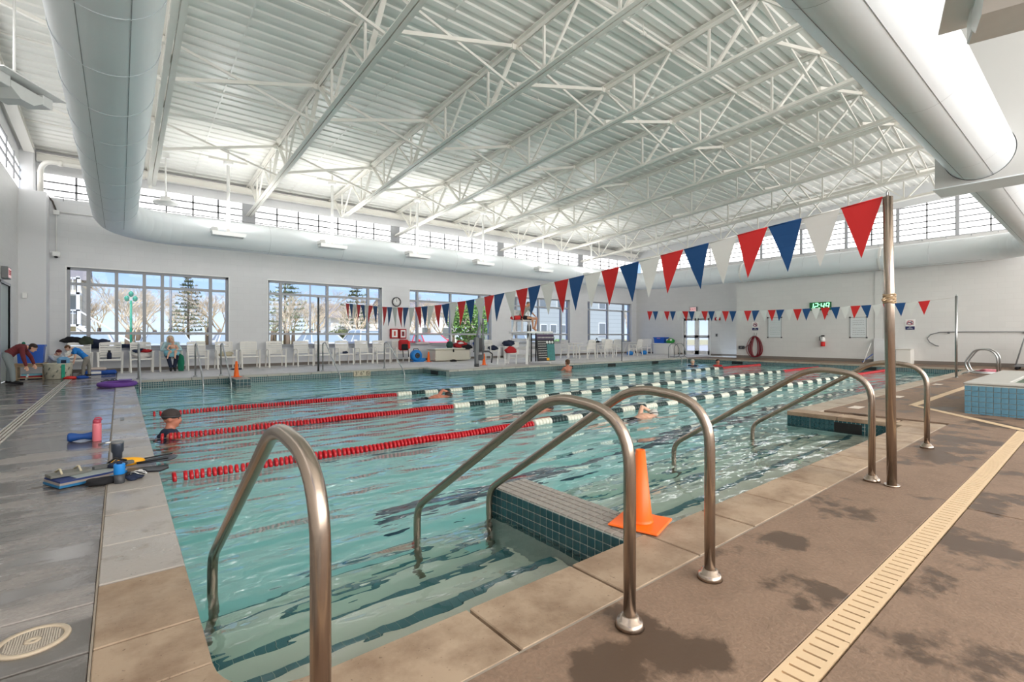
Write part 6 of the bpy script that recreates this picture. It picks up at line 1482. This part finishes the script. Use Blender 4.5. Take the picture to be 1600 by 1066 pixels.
# ------------------------------------------------------------------ outside: car park, cars, trees, houses
GZ = -0.15
m_asph = mat('asphalt', S(176,174,172), 0.9, noise=0.1, nscale=2); m_lawn = mat('winter_grass', S(176,166,128), 0.95, noise=0.2, nscale=1)
G().box(-60, 90, YF+T+0.02, 33, GZ-0.3, GZ).build('ground_car_park', m_asph, None, kind='structure')
G().box(-80, 140, 33, 140, GZ-0.3, GZ+0.02).build('ground_lawn', m_lawn, None, kind='structure')
G().box(XE+T+0.02, 70, -20, YF+T, GZ-0.3, GZ).build('ground_path', m_asph, None, kind='structure')
G().box(-60, 90, 32.7, 33, GZ, GZ+0.12).build('kerb', m_coping_far, None, kind='structure')
for i in range(14): G().box(-7.2+i*2.75, -7.1+i*2.75, 24.0, 29.2, GZ, GZ+0.005).build('trim_marking', m_white, None, kind='structure')
m_cglass = mat('car_glass', S(150,164,172), 0.25, spec=0.3); m_tyre = mat('tyre', S(34,34,36), 0.8)
def make_car(loc, rz, label, paintc, suv=False):
    t = thing('car', label, 'car', loc, rz, None)
    h = 1.62 if suv else 1.42; m = mat('car_paint_'+paintc[0], paintc[1], 0.25, 0.1)
    side = [(-2.2, 0.35), (-2.22, 0.62), (-2.05, 0.78), (-1.15, 0.92), (1.35 if suv else 1.55, 0.95), (2.15, 0.92), (2.22, 0.60), (2.18, 0.32)]
    def loft(prof, w0, m_, nm, wtop=None):
        vs = []; n_ = len(prof)
        for (y, z) in prof:
            f = 1-0.10*max(0, abs(y)-1.6)/0.6; ww = w0*f - (wtop or 0)*max(0, z-0.9)
            vs += [(-ww, y, z), (ww, y, z)]
        fs = [tuple(2*i for i in range(n_)), tuple(2*i+1 for i in reversed(range(n_)))] + [(2*i, 2*((i+1) % n_), 2*((i+1) % n_)+1, 2*i+1) for i in range(n_)]
        return G().add(vs, fs).build(nm, m_, t)
    loft(side, 0.90, m, 'body')
    loft([(-1.2, 0.90), (-0.45, h-0.06), (1.2 if suv else 0.95, h-0.06), (1.9 if suv else 1.65, 0.92)], 0.84, m_cglass, 'window_band', 0.42)
    loft([(-0.52, h-0.08), (-0.30, h), (1.0 if suv else 0.8, h), (1.26 if suv else 1.02, h-0.08)], 0.84, m, 'roof', 0.42)
    for s_ in (-1, 1):
        for p_, q_ in (((-1.18, 0.92), (-0.47, h-0.05)), ((0.25, 0.92), (0.28, h-0.05)), ((1.86 if suv else 1.62, 0.93), (1.2 if suv else 0.95, h-0.05))):
            G().bar((s_*0.845, p_[0], p_[1]), (s_*(0.845-0.42*(h-0.95)), q_[0], q_[1]), 0.05, 0.05).build('pillar', m, t)
        for y in (-1.38, 1.38):
            G().lathe([(0.02, -0.1), (0.30, -0.1), (0.33, -0.07), (0.33, 0.07), (0.30, 0.1), (0.02, 0.1)], (s_*0.84, y, 0.33), 18, axis='x').build('wheel', m_tyre, t)
        G().box(s_*0.58-0.18, s_*0.58+0.18, -2.24, -2.02, 0.62, 0.74, 0.03).build('headlight', mat('headlight', S(220,224,228), 0.1), t)
        G().box(s_*0.98-0.09, s_*0.98+0.09, -0.85, -0.72, 0.92, 1.04, 0.02).build('mirror', m, t)
    G().box(-0.45, 0.45, -2.25, -2.16, 0.42, 0.60, 0.02).build('grille', m_black, t)
    return t
WHT = ('white', S(232,234,238)); SIL = ('silver', S(196,202,210)); REDC = ('red', S(226,72,86))
for x, y, c, suv, lab in ((-3.9, 26.6, SIL, False, 'silver car parked outside, mostly hidden by the wall left of the first window'), (-1.05, 26.5, WHT, False, 'white car parked outside the near end of the first window'), (1.55, 26.6, SIL, False, 'silver car parked outside behind the seated woman'),
                          (4.3, 26.5, WHT, False, 'white car parked outside the far end of the first window'), (8.35, 26.6, WHT, False, 'white car parked outside behind the far pennant pole'), (11.0, 26.8, WHT, True, 'tall white car parked outside the last panes of the second window'),
                          (14.7, 26.6, REDC, False, 'red car parked outside the third window'), (23.0, 27.0, SIL, True, 'tall silver car parked outside the fourth window')):
    make_car((x, y, GZ), 0.02*math.sin(x), lab, c, suv)
# trees
m_bark = mat('bare_branches', S(204,182,150), 0.9); m_bark2 = mat('pale_bare_branches', S(222,204,176), 0.9); m_trunk = mat('trunk', S(120,104,88), 0.9)
def bare_mesh(seed, h, spread, levels=5, kids=3, m=None):
    q = random.Random(seed); g = G()
    def rec(p, d, l, r, lv):
        e_ = p+d*l; mid = p+d*l*0.5+Vector((q.uniform(-1, 1), q.uniform(-1, 1), 0))*l*0.05
        g.tube([p, mid, e_], [r, r*0.85, r*0.65], 3 if lv < 3 else 5, False)
        if lv == 0: return
        for k_ in range(kids+(1 if lv < 3 else 0)):
            nd = (d+Vector((q.uniform(-1, 1), q.uniform(-1, 1), q.uniform(-0.3, 0.6)))*spread).normalized()
            rec(p+d*l*q.uniform(0.45, 1.0), nd, l*q.uniform(0.58, 0.80), r*0.58, lv-1)
    rec(Vector((0, 0, 0)), Vector((0, 0, 1)), h*0.26, h*0.013, levels)
    return g
protos = []
q = random.Random(3)
spots = [(-3.5, 40), (0.4, 38), (2.0, 45), (6.6, 41), (9.8, 39), (11.8, 42), (14.5, 37), (17.6, 38), (20.5, 42), (23.5, 40), (27.5, 44), (31, 42), (36, 47), (41, 45), (46, 48), (52, 46), (57, 50)]
for i in range(34): spots.append((-8+i*2.4+q.uniform(-0.8, 0.8), 52+q.uniform(0, 12)))
for i in range(22): spots.append((-1.5+i*2.3+q.uniform(-0.7, 0.7), 44+q.uniform(-2, 4)+i*0.2))
kinds = []
for k_ in range(3):
    t = thing('bare_tree', '', 'tree', (0, 0, GZ)); bare_mesh(20+k_, 6.0, 0.66, 6, 3).build('branches', (m_bark, m_bark2, m_bark2)[k_], t)
    G().tube([(0, 0, -0.1), (0.02, 0.03, 0.9), (0, 0, 1.5)], [0.15, 0.13, 0.10], 8).build('trunk', m_trunk, t); kinds.append(t)
labs = ['bare tan tree with fine branches beyond the car park', 'pale bare tree with fine branches beyond the car park', 'pale spreading bare tree beyond the car park']
cnt = 0
for i, (x, y) in enumerate(spots):
    k_ = i % 3; gr = ['bare tan trees beyond the car park', 'pale bare trees beyond the car park', 'pale spreading bare trees beyond the car park'][k_]
    if i < 3: o = kinds[k_]; o['label'] = labs[k_]; o['group'] = gr
    else: o = dup(kinds[k_], (0, 0, 0), 0, labs[k_], gr)
    o.location = (x, y, GZ); o.rotation_euler = (0, 0, q.uniform(0, 6)); s_ = q.uniform(0.95, 1.2)*(1.0 if y < 50 else 1.3); o.scale = (s_*1.15, s_*1.15, s_)
def pine(loc, h, lab, m, w=0.28, open_=True, seed=1):
    t = thing('pine_tree', lab, 'tree', loc); q = random.Random(seed)
    G().tube([(0, 0, 0), (0, 0, h)], [h*0.02, h*0.004], 7).build('trunk', m_trunk, t)
    g = G(); nl = 16
    for i in range(nl):
        z = h*(0.22+0.76*i/nl); r_ = w*h*(1-i/nl)**0.8+0.08
        for k_ in range(9):
            a = q.uniform(0, 6.28); rr = r_*q.uniform(0.6, 1.1); e_ = Vector((rr*math.cos(a), rr*math.sin(a), z+rr*0.05)); p_ = Vector((0, 0, z))
            g.tube([p_, e_], [0.02, 0.008], 3, False)
            for j_ in range(10):
                f = q.uniform(0.3, 1.0); c = p_*(1-f)+e_*f; d = Vector((q.uniform(-1, 1), q.uniform(-1, 1), q.uniform(-0.2, 0.9))).normalized()*h*0.045
                s2 = Vector((-d.y, d.x, 0.01)).normalized()*h*0.012
                g.add([c-s2, c+s2, c+d], [(0, 1, 2)])
    g.build('foliage', m, t)
m_pine = mat('pine_needles', S(134,142,112), 0.9); m_pine2 = mat('pale_pine_needles', S(172,180,150), 0.9); m_leaf = mat('green_leaves', S(112,150,70), 0.8)
pine((4.0, 44, GZ), 6.0, 'layered pine tree beyond the far panes of the first window', m_pine, seed=2)
pine((10.6, 43, GZ), 7.4, 'tall pale pine outside the near panes of the second window', m_pine2, 0.34, seed=4)
pine((18.6, 48, GZ), 7.6, 'dark pine outside the last panes of the second window', m_pine, 0.30, seed=5)
def bush(loc, r, lab, m, seed, n_=900, sz=0.10, nm='leafy_tree', trunk=0.0):
    t = thing(nm, lab, 'tree' if trunk else 'bush', loc); q = random.Random(seed); g = G()
    for i in range(n_):
        d = Vector((q.gauss(0, 1), q.gauss(0, 1), q.gauss(0, 1))).normalized()*q.uniform(0.55, 1.0)
        c = Vector((d.x*r[0], d.y*r[1], trunk+r[2]+d.z*r[2])); u = Vector((q.uniform(-1, 1), q.uniform(-1, 1), q.uniform(-1, 1))).normalized()*sz; v = u.orthogonal().normalized()*sz*0.6
        g.add([c-u, c+v, c+u, c-v], [(0, 1, 2, 3)])
    g.build('foliage', m, t)
    G().tube([(0, 0, 0), (0, 0, trunk+r[2]*1.2)], [0.10, 0.05], 7).build('trunk', m_trunk, t)
bush((22.8, 33.8, GZ), (2.0, 1.6, 1.9), 'leafy green tree outside the third window, behind the pennants', m_leaf, 5, 2600, 0.14, trunk=0.5)
bush((14.3, 41, GZ), (1.6, 1.2, 0.9), 'low green evergreen bush outside the second window', mat('olive_leaves', S(112,118,78), 0.9), 6, 1500, 0.12, nm='evergreen_bush')
bush((30.6, 31.0, GZ), (0.9, 0.8, 0.5), 'round green bush before the grey building outside the fourth window', m_leaf, 7, 700, 0.09, nm='evergreen_bush')
bush((7.1, 40, GZ), (1.5, 1.2, 1.0), 'brownish low bush at the far panes of the first window', mat('brown_leaves', S(138,112,82), 0.9), 8, 1300, 0.12, nm='evergreen_bush')
# houses
def siding(name, col, sc=0.2):
    m, n, b = nodes_mat(name); g_ = n.nodes.new('ShaderNodeNewGeometry'); sp_ = n.nodes.new('ShaderNodeSeparateXYZ'); n.links.new(g_.outputs['Position'], sp_.inputs[0])
    md = n.nodes.new('ShaderNodeMath'); md.operation = 'PINGPONG'; n.links.new(sp_.outputs['Z'], md.inputs[0]); md.inputs[1].default_value = sc
    n.links.new(ramp(n, md.outputs[0], [(0.0, tuple(c*0.8 for c in col[:3])+(1,)), (0.04, col)]), b.inputs['Base Color']); b.inputs['Roughness'].default_value = 0.8; return m
m_sid = siding('beige_siding', S(208,198,176)); m_sidg = siding('grey_siding', S(178,184,180)); m_roof = mat('roof_shingle', S(132,126,124), 0.9, noise=0.15, nscale=6); m_wing = mat('house_glass', S(128,134,134), 0.3)
def house(loc, w, d, h, lab, m, wins_, rz=0, gable=True, deck=False, rh=1.6):
    t = thing('house', lab, 'building', loc, rz)
    G().box(-w/2, w/2, -d/2, d/2, 0, h).build('wall', m, t)
    if gable: G().add([(-w/2-0.3, -d/2-0.3, h-0.1), (w/2+0.3, -d/2-0.3, h-0.1), (w/2+0.3, d/2+0.3, h-0.1), (-w/2-0.3, d/2+0.3, h-0.1), (-w/2-0.3, 0, h+rh), (w/2+0.3, 0, h+rh)], [(0, 1, 5, 4), (3, 4, 5, 2), (0, 4, 3), (1, 2, 5), (0, 3, 2, 1)]).build('roof', m_roof, t)
    for (x, z, ww, hh) in wins_:
        f = G().box(x-ww/2-0.07, x+ww/2+0.07, -d/2-0.06, -d/2, z-hh/2-0.07, z+hh/2+0.07).build('window', m_white, t)
        G().box(x-ww/2, x+ww/2, -d/2-0.075, -d/2-0.05, z-hh/2, z+hh/2).build('pane', m_wing, f)
    if deck:
        for z in (1.9, 3.7):
            if z > h: continue
            G().box(-w/2, w/2, -d/2-1.5, -d/2, z-0.12, z).build('deck', m_white, t); g = G(); g.box(-w/2, w/2, -d/2-1.5, -d/2-1.44, z+0.75, z+0.83)
            x = -w/2
            while x < w/2: g.box(x, x+0.04, -d/2-1.5, -d/2-1.46, z, z+0.8); x += 0.16
            g.build('railing', m_white, t)
        for x in (-w/2+0.1, 0, w/2-0.1): G().box(x-0.08, x+0.08, -d/2-1.5, -d/2-1.35, 0, h).build('post', m_white, t)
        for i in range(9): G().box(w/2+i*0.28-0.1, w/2+i*0.28+0.2, -d/2-1.4, -d/2-0.4, 1.75-i*0.2, 1.82-i*0.2).build('stair_tread', m_white, t)
        G().bar((w/2-0.1, -d/2-1.45, 2.7), (w/2+2.4, -d/2-1.45, 0.8), 0.08).bar((w/2-0.1, -d/2-1.45, 1.8), (w/2+2.4, -d/2-1.45, 0.0), 0.2, 0.2).build('stair_rail', m_white, t)
house((-6.0, 41, GZ), 8.5, 6, 4.6, 'beige house with white balconies and outside stairs at the first window', m_sid, [(3.2, 1.2, 0.9, 1.1), (1.2, 1.2, 0.9, 1.1), (3.2, 3.1, 1.6, 1.0), (0.5, 3.1, 1.2, 1.0)], deck=True)
house((34.5, 36, GZ), 14, 7, 6.6, 'large grey sided building outside the fourth window', m_sidg, [(-4.6, 1.9, 0.7, 0.7), (-3.4, 1.9, 0.7, 0.7), (-2.2, 1.9, 0.7, 0.7), (-1.0, 1.9, 0.7, 0.7), (-4.6, 4.6, 1.0, 1.4), (-2.4, 4.6, 1.0, 1.4), (1.0, 4.6, 1.0, 1.4), (3.4, 1.9, 0.9, 1.2), (3.4, 4.6, 0.9, 1.2)], rh=1.2)
house((22.0, 58, GZ), 7, 5, 3.4, 'white house with porch behind trees at the second window', m_white, [(-2, 1.6, 1.1, 1.3), (0.4, 1.6, 1.1, 1.3), (2.4, 1.6, 1.0, 1.3)])
house((44.0, 50, GZ), 9, 6, 4.8, 'tan house beyond trees at the last window', siding('tan_siding', S(206,192,168)), [(-3, 1.6, 1.0, 1.3), (0, 1.6, 1.0, 1.3), (3, 1.6, 1.0, 1.3), (-3, 3.8, 1.0, 1.2), (3, 3.8, 1.0, 1.2)])
house((29.0, 56, GZ), 9, 6, 4.2, 'white house behind the leafy green tree', m_white, [(-3, 1.6, 1.1, 1.3), (0.2, 1.6, 1.1, 1.3), (3, 1.6, 1.0, 1.3)])
house((45, 12, GZ), 8, 12, 2.6, 'brick-coloured building seen through the double door', mat('brick_red', S(170,128,112), 0.9, noise=0.2, nscale=8), [], rh=1.4)
t = thing('street_lamp', 'tall grey lamp post with two arms outside the first window', 'lamp post', (2.25, 34, GZ)); G().cyl((0, 0, 0), (0, 0, 4.72), 0.06, n=10).build('post', m_grey, t); G().box(-0.95, 0.95, -0.05, 0.05, 4.68, 4.74).box(-1.0, -0.6, -0.12, 0.12, 4.70, 4.78).box(0.6, 1.0, -0.12, 0.12, 4.70, 4.78).build('lamp_arm', m_grey, t)
t = thing('street_lamp', 'grey lamp post outside the second window', 'lamp post', (9.95, 34, GZ)); G().cyl((0, 0, 0), (0, 0, 5.0), 0.06, n=10).build('post', m_grey, t); G().box(-0.1, 1.0, -0.05, 0.05, 4.94, 5.0).build('lamp_arm', m_grey, t)
mg = mat('green_paint', S(20,140,110), 0.5)
t = thing('street_lamp', 'green lamp post with a cluster of lanterns outside the first window', 'lamp post', (0.46, 34, GZ)); G().cyl((0, 0, 0), (0, 0, 3.2), 0.055, n=10).lathe([(0.1, 0), (0.1, 0.3), (0.055, 0.4)], (0, 0, 0), 12).build('post', mg, t)
for dx, dz_ in ((-0.18, 3.15), (0.18, 3.15), (0, 3.4)): G().lathe([(0.03, 0), (0.10, 0.05), (0.12, 0.22), (0.02, 0.32)], (dx, 0, dz_), 12).build('lantern', mg, t)
